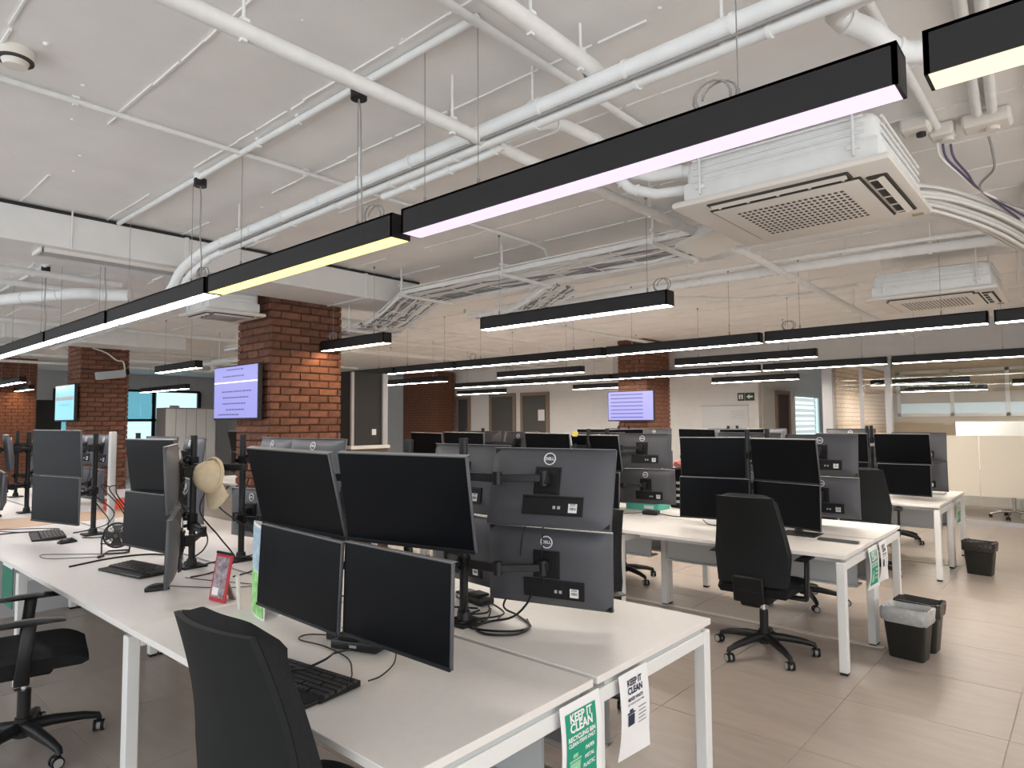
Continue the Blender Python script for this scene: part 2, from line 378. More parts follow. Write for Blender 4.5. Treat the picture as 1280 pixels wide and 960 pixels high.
# ---------------------------------------------------------------- glass partition and meeting room
gp = MB(); GX = 12.0
for y in (3.40, 2.48): gp.box((GX+.03, y, 1.30), (.10, .085 if y < 3 else .16, 2.6))
gp.box((GX+.03, .2, 2.57), (.09, 4.6, .06)); gp.box((GX+.03, .2, .03), (.09, 4.6, .06)); gp.box((GX+.03, 2.94, 2.57), (.09, .84, .06))
gp = struct(gp.build('wall_glass', frameg), 'glass partition of the meeting room with a frosted band')
for y1, y0 in ((2.44, 1.315), (1.305, .0), (-.01, -2.0)):
    MB().box((GX+.03, (y0+y1)/2, 1.94), (.012, y1-y0, 1.23)).build('clear_pane', clear, gp)
    MB().box((GX+.03, (y0+y1)/2, .87), (.012, y1-y0, .90)).build('frosted_pane', frost, gp)
    MB().box((GX+.03, (y0+y1)/2, .24), (.012, y1-y0, .35)).build('lower_pane', clear, gp)
gd = struct(MB().box((GX+.03, 2.88, 1.3), (.04, .05, 2.46)).build('door_5', frameg), 'clear glass door of the meeting room')
MB().box((GX+.03, 3.11, 1.3), (.012, .41, 2.46)).build('pane', clear, gd); MB().box((GX+.03, 2.68, 1.3), (.012, .33, 2.46)).build('pane', clear, gd)
MB().cyl((GX-.03, 2.80, .9), (GX-.03, 2.80, 1.3), .012).build('handle', chrome, gd)
wall('wall_room', (16.6, .6, CEIL/2), (.2, 5.5, CEIL), beige, 'beige back wall of the meeting room')
wr = MB()
for y in (3.2, 2.22, 1.28, .35, -.6): wr.box((16.48, y, 2.12), (.06, .07, .98))
wr.box((16.48, 1.3, 2.58), (.06, 3.9, .07)); wr.box((16.48, 1.3, 1.66), (.06, 3.9, .07))
wr = struct(wr.build('window_5', framew), 'white framed window band at the back of the meeting room')
for k in range(4): MB().box((16.49, 2.71-k*.95, 1.79), (.01, .9, .24)).build('pane', mat('grey_blue_pane', (.45, .52, .55), .3, emit=.35, ecol=(.62, .74, .78)), wr)
for k in range(4): MB().box((16.49, 2.71-k*.95, 2.23), (.01, .9, .62)).build('blind', mat('beige_blind', (.60, .53, .43), .8), wr)

# unseen glazed fronts, added as a source for the area lights
for (nm, ax, c0, c1, lab) in (('added_window_6', 'y', -3.4, 22, 'added glazed street front along the side of the office, out of view'), ('added_window_7', 'x', -3.4, 4.8, 'added glazed street front behind the camera')):
    P = lambda t, z: (-3.45, t, z) if ax == 'y' else (t, -3.45, z)
    D = lambda L, h, d=.08: (d, L, h) if ax == 'y' else (L, d, h)
    mb = MB(); n = int((c1-c0)/1.6)
    for z in (.05, .9, 3.05): mb.box(P((c0+c1)/2, z), D(c1-c0, .08))
    for k in range(n+1): mb.box(P(c0+(c1-c0)*k/n, 1.55), D(.06, 3.0))
    w_ = struct(mb.build(nm, framew), lab)
    for k in range(n): MB().box(P(c0+(c1-c0)*(k+.5)/n, 1.55), D((c1-c0)/n-.06, 3.0, .01)).build('pane', clear, w_)

# ================================================================== CEILING SERVICES
def ring_pts(c, r, axis, n=16, a0=0, a1=2*math.pi):
    out = []
    for k in range(n):
        a = a0+(a1-a0)*k/n; u, v = r*math.cos(a), r*math.sin(a)
        out.append({'x': Vector((0, u, v)), 'y': Vector((u, 0, v)), 'z': Vector((u, v, 0))}[axis]+Vector(c))
    return out
# -------- air ducts across the bays
def air_duct(y0, label, x1=4.7, diff=None):
    t = tag(MB().box(((x1-3.3)/2, y0+.335, 2.945), (x1+3.3, .67, .24), bev=.004).build('air_duct', ductm), label, 'duct')
    for x in (-1.6, .4, 2.2, 3.95): MB().box((x, y0+.335, 2.945), (.03, .69, .256), bev=.003).build('seam_flange', ductm, t)
    for x in (-.6, 1.4, 3.1, 4.4): MB().cyl((x, y0-.012, 2.82), (x, y0-.012, CEIL), .006, n=6).build('hanger_rod', pipew, t)
    MB().box(((x1-3.3)/2, y0+.335, 3.082), (x1+3.26, .60, .034)).build('gap_shade_strip', dark, t)  # dark strip painting the shadow in the gap over the duct
    if diff:
        f = MB(); a, b = diff
        f.box(((a+b)/2, y0+.10, 2.812), (b-a, .02, .03)); f.box(((a+b)/2, y0+.30, 2.812), (b-a, .02, .03)); f.box((a, y0+.2, 2.812), (.02, .22, .03)); f.box((b, y0+.2, 2.812), (.02, .22, .03))
        d = f.build('slot_diffuser', acw, t)
        for k in range(3): MB().box(((a+b)/2, y0+.145+.055*k, 2.812), (b-a-.03, .006, .022), (R(30), 0, 0)).build('blade', frameg, d)
        MB().box(((a+b)/2, y0+.2, 2.8235), (b-a, .19, .004)).build('diffuser_back', acdark, d)
    return t
air_duct(5.43, 'white boxed air duct with a slot grille, in front of the nearest brick column', diff=(1.25, 2.35))
air_duct(11.55, 'white boxed air duct in front of the second brick column')

# -------- linear pendant lamps
PW, PH = .098, .10
def pendant(x, y0, y1, label, lm, group='black linear lamps hung in rows', z=2.33, cables=(.18, .82), rose=None, coil=None, tilt=0):
    L = y1-y0; t = thing('linear_pendant', label, 'lamp', (x, (y0+y1)/2, z), (0, 0, 0), group)
    h = MB(); w = PW/2
    h.box((0, 0, PH-.004), (PW, L, .008)); h.box((-w+.004, 0, PH/2), (.008, L, PH)); h.box((w-.004, 0, PH/2), (.008, L, PH))
    h.box((0, -L/2+.006, PH/2), (PW, .012, PH)); h.box((0, L/2-.006, PH/2), (PW, .012, PH))
    h.build('housing', lampb, t)
    MB().box((0, 0, .003), (PW-.008, L-.016, .008)).build('diffuser', lm, t)
    for c in cables: MB().cyl((0, -L/2+c*L, PH), (0, -L/2+c*L, CEIL-z), .0018, n=5).cyl((0, -L/2+c*L, PH), (0, -L/2+c*L, PH+.04), .006, n=8).cyl((0, -L/2+c*L, CEIL-z-.02), (0, -L/2+c*L, CEIL-z), .010, n=8).build('suspension_wire', wire, t)
    if coil is not None:
        k = -L/2+coil*L; pts = []
        for q in range(34): a = q*.42; pts.append((.012*math.sin(a*.7)+.01, k-.05+.052*math.cos(a)+.001*q, PH+.045+.045*math.sin(a)))
        MB().tube(pts, .0035, 6).build('cord_coil', cordg, t, smooth=60)
    if rose is not None:
        k = -L/2+rose*L
        MB().tube([(0, k, PH), (.012, k+.02, PH+.15), (-.008, k, .38), (0, k+.015, .62), (0, k+.03, CEIL-z-.06)], .004, 6).build('power_cord', cordg, t, smooth=60)
        MB().cyl((0, k+.03, CEIL-z-.075), (0, k+.03, CEIL-z-.03), .037, n=18).build('ceiling_rose', blk, t, smooth=40)
        MB().cyl((0, k+.03, CEIL-z-.03), (0, k+.03, CEIL-z), .038, n=18).build('rose_box', pipew, t, smooth=40)
    return t
G1 = 'lamp row over the nearest desks'
pendant(1.715, -1.53, .25, 'black linear lamp cut off by the top right corner, warm glow', L_peach, G1, coil=.5)
pendant(1.715, .30, 2.06, 'longest looking black linear lamp with pinkish light, upper right', L_pink, G1, coil=.28, cables=(.22, .78, .95))
pendant(1.715, 2.12, 3.82, 'black linear lamp with yellow light, left of the pinkish one', L_yellow, G1, rose=.16, coil=.14)
pendant(1.715, 3.86, 5.52, 'black linear lamp with white light, next left of the yellow one', L_white, G1, rose=.10, coil=.12)
pendant(1.715, 5.56, 7.18, 'third black lamp in white light left of the yellow one', L_white, G1, rose=.1)
pendant(1.715, 7.22, 8.92, 'black lamp at the left edge, fourth left of the pinkish one', L_white, G1, rose=.1)
pendant(1.715, 8.96, 10.7, 'last lamp of the nearest row, cut by the left edge', L_white, G1)
pendant(3.92, 2.06, 3.76, 'single black lamp over the middle of the room, at the end of its row', L_neutral, coil=.06, rose=None, cables=(.1, .9))
pendant(3.90, 5.02, 6.09, 'short black lamp in front of the nearest brick column', L_warm, coil=.9, cables=(.85, .2))
pendant(3.86, 9.05, 10.45, 'black lamp between the two left brick columns', L_neutral)
pendant(3.75, 17.0, 18.3, 'small lamp glowing on the farthest brick column', L_warm, coil=.2)
pendant(3.0, 14.2, 16.2, 'lamp left of the second brick column, beyond its screen', L_neutral)
pendant(6.0, 14.6, 17.2, 'long lamp in front of the far left cabinets', L_neutral)
i = 0
for (x, segs, nm) in ((6.45, [(-1.6, .56), (.6, 2.37), (2.42, 4.2), (4.25, 6.7), (6.75, 8.05), (8.1, 10.4)], 'third lamp row from the camera'),
                      (8.35, [(2.47, 4.32), (5.9, 7.67), (9.0, 11.0)], 'fourth lamp row from the camera'),
                      (10.15, [(.55, 2.03), (2.10, 3.78), (3.84, 6.5), (6.55, 8.6), (8.65, 10.6)], 'fifth lamp row from the camera'),
                      (11.55, [(3.72, 5.25), (7.0, 8.4), (10.4, 12.0)], 'farthest lamp row in the open office')):
    for k, (a, b) in enumerate(segs):
        pendant(x, a, b, 'black white-lit lamp, %s from the right, %s' % (ORD[k], nm), L_neutral, nm, z=2.33 if x < 11 else 2.26, coil=.9 if k % 2 else None); i += 1
for k, (x, a, b, w) in enumerate(((13.0, 1.5, 2.95, 'nearest'), (14.1, 1.37, 2.7, 'middle'), (15.2, .2, 1.1, 'farthest'))):
    pendant(x, a, b, 'black lamp inside the glazed meeting room, %s of three' % w, L_neutral, 'lamps of the glazed meeting room', z=(2.17, 2.08, 2.2)[k])
pendant(15.4, 4.3, 4.42, 'tiny lamp end in the corridor', L_neutral, 'corridor lamps'); 

# -------- pipes and conduits
def smooth_path(P, n=6):
    P = [Vector(p) for p in P]; out = []
    for i in range(len(P)-1):
        a, b, c, d = P[max(i-1, 0)], P[i], P[i+1], P[min(i+2, len(P)-1)]
        for k in range(n):
            t = k/n; out.append(.5*((2*b)+(-a+c)*t+(2*a-5*b+4*c-d)*t*t+(-a+3*b-3*c+d)*t**3))
    return out+[P[-1]]
def pipe(name, pts, r, label, m=pipew, ties=0, clips=None, cat='pipe', n=12, group=None):
    if name in ('bundle_cable', 'insulated_pipe'): pts = smooth_path(pts, 5)
    t = tag(MB().tube(pts, r, n).build(name, m, smooth=50), label, cat, group)
    P = [Vector(p) for p in pts]
    if ties:
        tot = sum((P[i+1]-P[i]).length for i in range(len(P)-1)); s = .25
        while s < tot:
            d = s
            for i in range(len(P)-1):
                l = (P[i+1]-P[i]).length
                if d <= l:
                    c = P[i].lerp(P[i+1], d/l); u = (P[i+1]-P[i]).normalized(); MB().cyl(c-u*.007, c+u*.007, r+.006, n=14).build('tie_band', m, t, smooth=40); break
                d -= l
            s += ties
    for c in clips or []:
        c = Vector(c); MB().cyl((c.x, c.y, c.z), (c.x, c.y, CEIL), .006, n=6).box((c.x, c.y, c.z+r+.004), (.03, .03, .012)).box((c.x, c.y, c.z-r-.003), (.02, .02, .01)).build('hanger', pipew, t)
    return t
pipe('sprinkler_pipe', [(-3, 2.06, 2.87), (2.6, 2.06, 2.87), (5.0, 1.98, 2.87), (8.4, 2.05, 2.86), (11.9, 2.08, 2.85)], .030, 'long white sprinkler pipe crossing the whole ceiling above the desks', clips=[(1.0, 2.06, 2.87), (1.95, 2.06, 2.87), (3.6, 2.02, 2.87), (4.9, 1.98, 2.87), (6.6, 2.0, 2.87), (8.4, 2.05, 2.86)])
pipe('thin_conduit', [(-3, 3.5, 3.075), (2.3, 3.5, 3.075), (4.25, 3.5, 3.075), (4.4, 3.5, 3.06), (4.5, 3.5, 2.92)], .014, 'thin white conduit crossing the ceiling at the upper left', clips=[(.9, 3.5, 3.075), (2.1, 3.5, 3.075)], cat='conduit')
pipe('thin_conduit', [(.6, 1.67, 3.065), (2.26, 1.67, 3.065), (5.5, 1.67, 3.065)], .018, 'white conduit crossing at the top centre of the ceiling', cat='conduit')
pipe('drain_pipe', [(.6, 1.42, 2.97), (1.6, 1.42, 2.96), (2.1, 1.42, 2.955), (2.22, 1.43, 2.93)], .034, 'white drain pipe with loose cables at the top centre', clips=[(1.72, 1.42, 2.96), (2.02, 1.42, 2.955)])
pipe('loose_cable', [(1.4, 1.46, 2.995), (1.75, 1.45, 3.01), (2.0, 1.44, 3.0), (2.12, 1.46, 2.93), (2.22, 1.36, 2.88), (2.25, 1.2, 2.9)], .007, 'loose grey cable clipped along the white drain pipe', cordg, cat='cable', n=6)
pipe('surface_conduit', [(1.70, 1.66, 3.075), (1.70, 5.42, 3.075)], .017, 'white conduit straight along the ceiling feeding the lamp cords', clips=[(1.70, 2.9, 3.075), (1.70, 3.3, 3.075)], cat='conduit')
pipe('surface_conduit', [(1.70, 6.2, 3.075), (1.70, 11.5, 3.075)], .017, 'white conduit along the ceiling beyond the first duct', cat='conduit')
B = 'insulated cooling pipes bundled along the ceiling'
pipe('insulated_pipe', [(2.10, -1.5, 2.90), (2.10, .6, 2.90), (2.11, 2.0, 2.89), (2.13, 3.9, 2.88), (2.13, 4.75, 2.87), (2.11, 4.98, 2.84), (2.06, 5.18, 2.74), (2.03, 5.3, 2.60), (2.0, 5.5, 2.52), (1.98, 5.9, 2.48), (1.97, 8.5, 2.46)], .033, 'thickest white insulated pipe along the ceiling bending down at the duct', foam, .42, [(2.12, .9, 2.9), (2.13, 1.75, 2.9), (2.13, 3.0, 2.89), (2.13, 4.4, 2.88)], group=B)
pipe('insulated_pipe', [(2.15, -1.5, 2.86), (2.15, 1.2, 2.86), (2.16, 2.6, 2.85), (2.18, 4.7, 2.835), (2.16, 4.95, 2.80), (2.11, 5.15, 2.70), (2.085, 5.28, 2.56), (2.06, 5.5, 2.475), (2.05, 8.5, 2.41)], .025, 'thinner white insulated pipe strapped beside the thickest one', foam, .5, group=B)
pipe('bundled_cable', [(2.098, -1.5, 2.862), (2.10, .6, 2.864), (2.102, 1.1, 2.858), (2.108, 2.0, 2.853), (2.115, 3.0, 2.848), (2.128, 3.9, 2.842), (2.128, 4.7, 2.83)], .008, 'dark grey cable strapped between the insulated pipes', cordg, cat='cable', n=6)
pipe('insulated_pipe', [(2.17, 1.95, 2.86), (2.25, 1.80, 2.90), (2.40, 1.77, 2.93), (2.70, 1.76, 2.93), (2.95, 1.76, 2.93), (3.05, 1.6, 2.86), (3.06, 1.4, 2.82)], .030, 'short insulated branch pipe running to the big air conditioner', foam, .3)
pipe('insulated_pipe', [(2.22, 2.9, 2.82), (2.21, 2.2, 2.83), (2.22, 2.0, 2.85)], .020, 'short pipe piece hung under the bundle', foam, .3)
pipe('insulated_pipe', [(2.2, -.9, 2.92), (2.25, .25, 2.93), (2.32, .58, 2.94), (2.46, .52, 2.90), (2.58, .46, 2.86), (2.64, .38, 2.86), (2.68, .26, 2.88), (2.72, 0, 2.90), (2.72, -1.2, 2.90)], .038, 'bent insulated pipe in the top right corner', foam, .22)
pipe('white_conduit', [(1.95, .55, 3.075), (2.9, .55, 3.075), (3.95, .545, 3.075)], .020, 'white conduit ending in the small box at the upper right', cat='conduit')
pipe('white_conduit', [(2.5, .28, 3.075), (3.9, .37, 3.075)], .022, 'left conduit of the two into the wide box at the upper right', cat='conduit')
pipe('white_conduit', [(2.5, .22, 3.075), (3.9, .31, 3.075)], .022, 'right conduit of the two into the wide box at the upper right', cat='conduit')
pipe('white_conduit', [(3.3, .10, 3.075), (5.2, .16, 3.075), (5.4, .0, 3.075)], .025, 'white conduit at the right edge under the ceiling', cat='conduit')
# junction boxes
def jbox(x, y, sx, sy, label, hole=False):
    t = tag(MB().box((x, y, 3.065), (sx, sy, .07), bev=.012).build('junction_box', acw), label, 'junction box', None)
    MB().cyl((x+.02, y-.02, 3.012), (x+.02, y-.02, 3.032), .022 if hole else .03, n=14).build('knockout' if hole else 'gland', dark if hole else acw, t)
    return t
jbox(3.83, .62, .12, .13, 'small white ceiling box with a dark hole', True)
jbox(4.0, .53, .12, .11, 'white ceiling box with purple and white wires dropping out')
jbox(4.0, .34, .14, .20, 'wide white ceiling box at the upper right')
for k, (dx, dy, m, nm) in enumerate(((0, 0, mat('violet_wire', (.10, .08, .16), .5), 'dark violet wire'), (.03, -.03, MATS['violet_wire'], 'second dark violet wire'), (-.03, .02, cablew, 'white wire'), (.05, -.19, cordg, 'grey wire'))):
    pipe('loose_wire', smooth_path([(4.0+dx, .53+dy, 3.0), (4.03+dx, .52+dy, 2.93), (4.16+dx*.6, .47+dy*.7, 2.87), (4.5, .42, 2.85), (5.2, .30-.04*k, 2.83)]), .006, nm+' hanging from the white ceiling box onto the cable bundle', m, cat='cable', n=6)
# fat bundle of cables at right edge
for k in range(16):
    a = k*2*math.pi/16; r = (.10, .05, .08)[k % 3]
    ox, oz = r*math.cos(a), r*math.sin(a)*.6
    pipe('bundle_cable', [(3.9+ox, 1.0, 2.82+oz), (4.25, .72+ox, 2.83+oz), (4.6, .56+ox*1.1, 2.82+oz), (5.1, .40+ox, 2.80+oz), (5.9, .26+ox, 2.80+oz), (7.0, .0+ox, 2.82+oz)], .013, 'white cable in the bundle curving off beside the big air conditioner', cablew, cat='cable', n=6, group='white cable bundle at the right')
# pipe line further back
pipe('insulated_pipe', [(5.9, 5.2, 2.90), (5.88, 3.1, 2.90), (5.92, 1.5, 2.90), (6.0, .62, 2.90), (6.08, .48, 2.90), (6.25, .38, 2.90), (6.9, .1, 2.90), (8.0, -.4, 2.90)], .040, 'white pipe running behind the big air conditioner and bending away at right', foam, .55, [(5.88, 2.9, 2.9), (5.9, 2.2, 2.9), (5.9, 1.5, 2.9), (5.95, .9, 2.9)])
pipe('insulated_pipe', [(5.84, 5.2, 2.965), (5.82, 3.1, 2.965), (5.86, 1.5, 2.965), (5.95, .6, 2.965), (6.0, .45, 2.95)], .018, 'thin white pipe above the pipe behind the big air conditioner', foam)
pipe('white_conduit', [(5.3, .25, 3.07), (6.8, .40, 3.07), (9.0, .55, 3.07)], .02, 'thin conduit near the second air conditioner', cat='conduit')
pipe('white_conduit', [(6.7, 3.5, 2.95), (7.4, 2.9, 2.95), (7.5, 2.3, 2.95), (7.1, 1.7, 2.9)], .02, 'bent white conduit left of the second air conditioner', cat='conduit')
for k, (y, z, r) in enumerate(((6.9, 2.9, .03), (7.7, 2.93, .03), (8.9, 2.9, .035), (10.4, 2.92, .03), (13.4, 2.9, .03), (15.0, 2.9, .03), (16.8, 2.9, .03))):
    pipe('cross_pipe', [(-3.2, y, z), (2.2 if y < 9 else 9.5, y, z)], r, 'white pipe crossing the ceiling beyond the first duct, %s one back' % ORD[k], foam if k % 2 else pipew, cat='pipe', clips=[(.4, y, z), (1.5, y, z)])
for k, (y, x0, x1) in enumerate(((5.6, 5.5, 11.5), (7.2, 4.6, 11.8), (8.6, 4.4, 11.5), (10.0, 6, 13.5))):
    pipe('cross_pipe', [(x0, y, 2.9), (x1, y, 2.9)], .025, 'white pipe under the ceiling at the far centre, %s one back' % ORD[k])
pipe('insulated_pipe', [(2.38, 7.2, 2.86), (2.2, 7.4, 2.87), (2.0, 7.6, 2.88), (1.5, 8.8, 2.88), (1.3, 9.4, 2.80), (1.28, 9.5, 2.5), (1.28, 10.5, 2.4)], .06, 'insulated pipe bending down at the far left', foam, .5)

# -------- smoke detector
t = tag(MB().cyl((.62, 3.24, 3.06), (.62, 3.24, CEIL), .062, .066, 24).build('smoke_detector', acw, smooth=40), 'round white smoke detector on the ceiling at the upper left', 'smoke detector')
MB().cyl((.62, 3.24, 3.03), (.62, 3.24, 3.06), .040, .052, 24).build('sensor_dome', acw, t, smooth=40); MB().cyl((.62, 3.24, 3.052), (.62, 3.24, 3.06), .0645, n=24).build('vent_gap', acdark, t)

# -------- air conditioning cassettes
def cassette(cx, cy, label, s=.97):
    t = thing('ceiling_air_conditioner', label, 'air conditioner', (cx, cy, 2.62), (0, 0, 0), 'ceiling cassette air conditioners'); h = s/2
    MB().box((0, 0, .150), (s-.10, s-.10, .21), bev=.05, seg=3).build('body', foam, t, smooth=40)
    MB().box((0, 0, .09), (s-.085, s-.085, .10), bev=.02, seg=2).build('body_skirt', foam, t, smooth=40)
    for k in range(4):
        z = .125+.035*k; MB().tube([(-h+.043, -h+.1, z), (-h+.043, h-.1, z+.006)], .006, 6).tube([(-h+.1, -h+.043, z), (h-.1, -h+.043, z)], .006, 6).build('rope_wrap', foam, t)
    p = MB()   # panel frame with four slots
    o_, i_ = h, h-.15
    p.box((0, 0, .022), (s, s, .034), bev=.014, seg=2)
    p.build('panel', acw, t, smooth=40)
    for k in (2, 3):
        a = k*math.pi/2; f = Matrix.Rotation(a, 4, 'Z')
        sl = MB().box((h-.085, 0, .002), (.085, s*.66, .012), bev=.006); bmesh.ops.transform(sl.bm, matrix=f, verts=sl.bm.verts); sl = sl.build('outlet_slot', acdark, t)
        vn = MB().box((h-.070, 0, -.006), (.034, s*.63, .005), (0, R(-22), 0)); bmesh.ops.transform(vn.bm, matrix=f, verts=vn.bm.verts); vn.build('louver', acw, sl)
        for q in range(5):
            d = MB().box((h-.100, -s*.29+q*s*.145, -.005), (.045, .012, .006)); bmesh.ops.transform(d.bm, matrix=f, verts=d.bm.verts); d.build('slot_rib', acw, sl)
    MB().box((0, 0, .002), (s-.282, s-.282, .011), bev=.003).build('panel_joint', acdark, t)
    MB().box((0, 0, -.001), (s-.30, s-.30, .014), bev=.005, seg=2).build('intake_panel', acw, t, smooth=40)
    ho = MB(); n = 19; w = s*.52
    for a in range(n):
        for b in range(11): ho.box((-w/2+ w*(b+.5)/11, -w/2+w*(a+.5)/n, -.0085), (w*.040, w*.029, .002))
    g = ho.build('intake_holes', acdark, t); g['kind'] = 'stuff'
    for sx, sy in ((-1, -1), (1, -1), (-1, 1), (1, 1)): MB().cyl((sx*(h-.03), sy*(h-.14), .06), (sx*(h-.03), sy*(h-.14), CEIL-2.62), .006, n=8).box((sx*(h-.045), sy*(h-.14), .10), (.03, .05, .02)).build('threaded_rod', pipew, t)
    MB().box((h-.05, -h+.06, .003), (.03, .05, .006)).build('badge', mat('olive_badge', (.30, .27, .16), .5), t)
    return t
cassette(3.45, 1.06, 'big white ceiling air conditioner at the upper right, nearest to the camera')
cassette(7.00, 1.02, 'second ceiling air conditioner, behind and below the big one at the right')
cassette(2.965, 6.43, 'small ceiling air conditioner beside the nearest brick column', .60)
cassette(6.4, 13.0, 'far ceiling air conditioner beyond the nearest brick column')
for k, (dz, dx) in enumerate(((.22, 0), (.13, .03))):
    pipe('feed_pipe', [(3.05+dx, 1.52, 2.62+dz), (3.0+dx, 1.66, 2.62+dz), (2.97, 1.78, 2.66+dz), (2.9, 1.86, 2.76+dz)], .033-.006*k, '%s insulated feed pipe entering the left side of the big air conditioner' % ('upper', 'lower')[k], foam, .09)

# -------- cable trays
def tray(pts, w, label, n=11, rods=(), group='cable trays with white cables', bars=True):
    P = [Vector(p) for p in pts]; t = thing('cable_tray', label, 'cable tray', pts[0], (0, 0, 0), group); o0 = P[0]
    rail = MB()
    for s in (-1, 1):
        rail.tube([p-o0+Vector((s*w/2, 0, .05)) for p in P], .006, 6); rail.tube([p-o0+Vector((s*w/2, 0, 0)) for p in P], .006, 6)
        for i in range(len(P)-1):
            q = P[i+1]-P[i]; c = (P[i]+P[i+1])/2-o0+Vector((s*w/2, 0, .025)); rail.box(c+Vector((0, 0, -.010)), (.004, q.length, .028), (math.atan2(q.z, abs(q.y)), 0, 0))
    rail.build('side_rail', pipew, t)
    rn = MB()
    for i in range(len(P)-1):
        m = max(2, int((P[i+1]-P[i]).length/.32))
        for k in range(m): c = P[i].lerp(P[i+1], (k+.5)/m)-o0; rn.box(c, (w, .007, .005))
    rn.build('rungs', pipew, t)['kind'] = 'stuff'
    rv = random.Random(len(label))
    for k in range(n):
        pp = []
        for i in range(len(P)-1):
            for q in range(4):
                pp.append(P[i].lerp(P[i+1], q/4)-o0+Vector((-w/2+.03+(w-.06)*k/(n-1)+rv.uniform(-.022, .022), 0, .022+rv.uniform(-.010, .024))))
        pp.append(P[-1]-o0+Vector((-w/2+.03+(w-.06)*k/(n-1), 0, .02)))
        MB().tube(pp, rv.choice([.008, .010, .0125]), 6).build('cable', cable_shade if rv.random() < .34 else cablew, t, smooth=60)
    for y, z in rods:
        b = MB()
        for s in (-1, 1): b.cyl((s*(w/2+.03), y-o0.y, z-o0.z-.05), (s*(w/2+.03), y-o0.y, CEIL-o0.z), .007, n=6)
        b.box((0, y-o0.y, z-o0.z-.02), (w+.12, .03, .025)); b.box((0, y-o0.y, z-o0.z+.07), (w+.12, .02, .015)); b.build('trapeze_hanger', pipew, t)
    return t
tray([(4.46, 1.75, 2.85), (4.46, 2.9, 2.85), (4.46, 4.0, 2.85), (4.46, 5.15, 2.85)], .60, 'cable tray full of white cables running beside the big air conditioner', 20, [(2.3, 2.85), (3.75, 2.85), (5.1, 2.85)])
tray([(4.46, 5.17, 2.85), (4.44, 5.5, 2.68), (4.42, 5.75, 2.60)], .52, 'sloping cable tray drop at the far end of the main tray', 16)
tray([(4.42, 5.8, 2.58), (4.44, 6.4, 2.58), (4.46, 7.4, 2.58), (4.46, 9.0, 2.58)], .56, 'lower cable tray running on behind the nearest brick column', 13, [(5.95, 2.58), (7.3, 2.58)])
tray([(4.98, 3.75, 2.83), (5.02, 4.05, 2.72), (5.06, 4.3, 2.66), (5.06, 4.9, 2.66)], .40, 'small side tray dropping off the main cable tray', 12, [(4.35, 2.66)])
tray([(5.3, 8.0, 2.60), (5.3, 9.5, 2.60), (5.3, 12.0, 2.60)], .5, 'cable tray far behind the nearest brick column', 10, [(9, 2.6), (11, 2.6)])
t = tag(MB().prism([(-.20, 0), (.20, 0), (.17, .04), (-.17, .04)], 'y', 0, .34).build('metal_cover', acw, None, (3.98, 1.62, 2.74), (R(-12), 0, R(-4))), 'loose beige metal cover plate hanging under the end of the main cable tray', 'cover plate')
MB().box((.1, .17, .055), (.10, .24, .03)).build('bracket', pipew, t)
MB().cyl((-.08, .05, .03), (-.08, .05, .37), .005, n=6).cyl((.1, .2, .06), (.1, .2, .37), .005, n=6).build('hanger_rod', pipew, t)

# ================================================================== DESKS
TOPZ = .73
leg_me = MB().box((0, 0, .350), (.052, .052, .670), bev=.004).mesh('leg', steelw)
glide_me = MB().box((0, 0, .0075), (.044, .044, .015)).mesh('glide', blk)
def desk(x0, x1, y0, y1, outer, label, ends=(True, True), group=None):
    xc, yc = (x0+x1)/2, (y0+y1)/2; w, L = x1-x0, y1-y0
    t = thing('bench_desk', label, 'desk', (xc, yc, 0), (0, 0, 0), group)
    tb = MB(); tb.box((0, 0, TOPZ-.0125), (w, L-.004, .025), bev=.002); tp = tb.build('tabletop', lam, t)
    xo = (-w/2+.03) if outer < 0 else (w/2-.03); xi = -xo+(.012 if outer < 0 else -.012)
    for k, e in enumerate(ends):
        y = (-L/2+.03) if k == 0 else (L/2-.03)
        if not e: continue
        for x in (xo, xi):
            l = put('leg', leg_me, t, (x, y, 0)); put('glide', glide_me, l)
        MB().box(((xo+xi)/2, y, .660), (abs(xo-xi)-.052, .05, .05), bev=.003).build('end_rail', steelw, t)
        MB().box(((xo+xi)/2, y, .6955), (abs(xo-xi)*.9, .03, .021)).build('spacer', greysteel, t)
    MB().box((xo*.55, 0, .675), (.04, L-.12, .04)).build('long_rail', steelw, t)
    xin = -xo*.62
    MB().box((xin, 0, .52), (.012, L-.16, .20)).box((xin*1.18, 0, .425), (.14, L-.16, .012)).build('cable_trough', greysteel, t)
    return t
ROWS = {'nearest bench': (1.03, 1.835, 2.70, [1.26, 3.05, 4.84, 6.66]), 'second bench': (4.44, 5.20, 5.99, [1.19, 2.79, 4.40, 6.0]), 'third bench': (7.58, 8.38, 9.22, [1.16, 2.78, 4.4, 6.0]),
        'bench past the wooden strip': (1.03, 1.835, 2.70, [7.36, 9.1, 10.8]), 'bench behind the second bench': (4.44, 5.2, 5.99, [7.3, 8.95, 10.6])}
for nm, (xn, xg, xf, J) in ROWS.items():
    for k in range(len(J)-1):
        last = k == len(J)-2
        desk(xn, xg-.012, J[k], J[k+1], -1, 'white desk, %s from the right, near side of the %s' % (ORD[k], nm), (True, last), 'white bench desks')
        desk(xg+.012, xf, J[k], J[k+1], 1, 'white desk, %s from the right, far side of the %s' % (ORD[k], nm), (True, last), 'white bench desks')
t = thing('low_cabinet', 'beech topped low cabinet between the two benches at the left', 'cabinet', (1.9, 7.01, 0))
MB().box((0, 0, .35), (1.66, .56, .70)).build('carcass', cab, t); MB().box((0, 0, .715), (1.72, .62, .03), bev=.003).build('wooden_top', woodm, t)
for k in range(3): d = MB().box((-.845, -.18+.18*k, .36), (.018, .17, .64)).build('door', cab, t); MB().box((-.862, -.14+.18*k, .55), (.015, .012, .10)).build('handle', frameg, d)

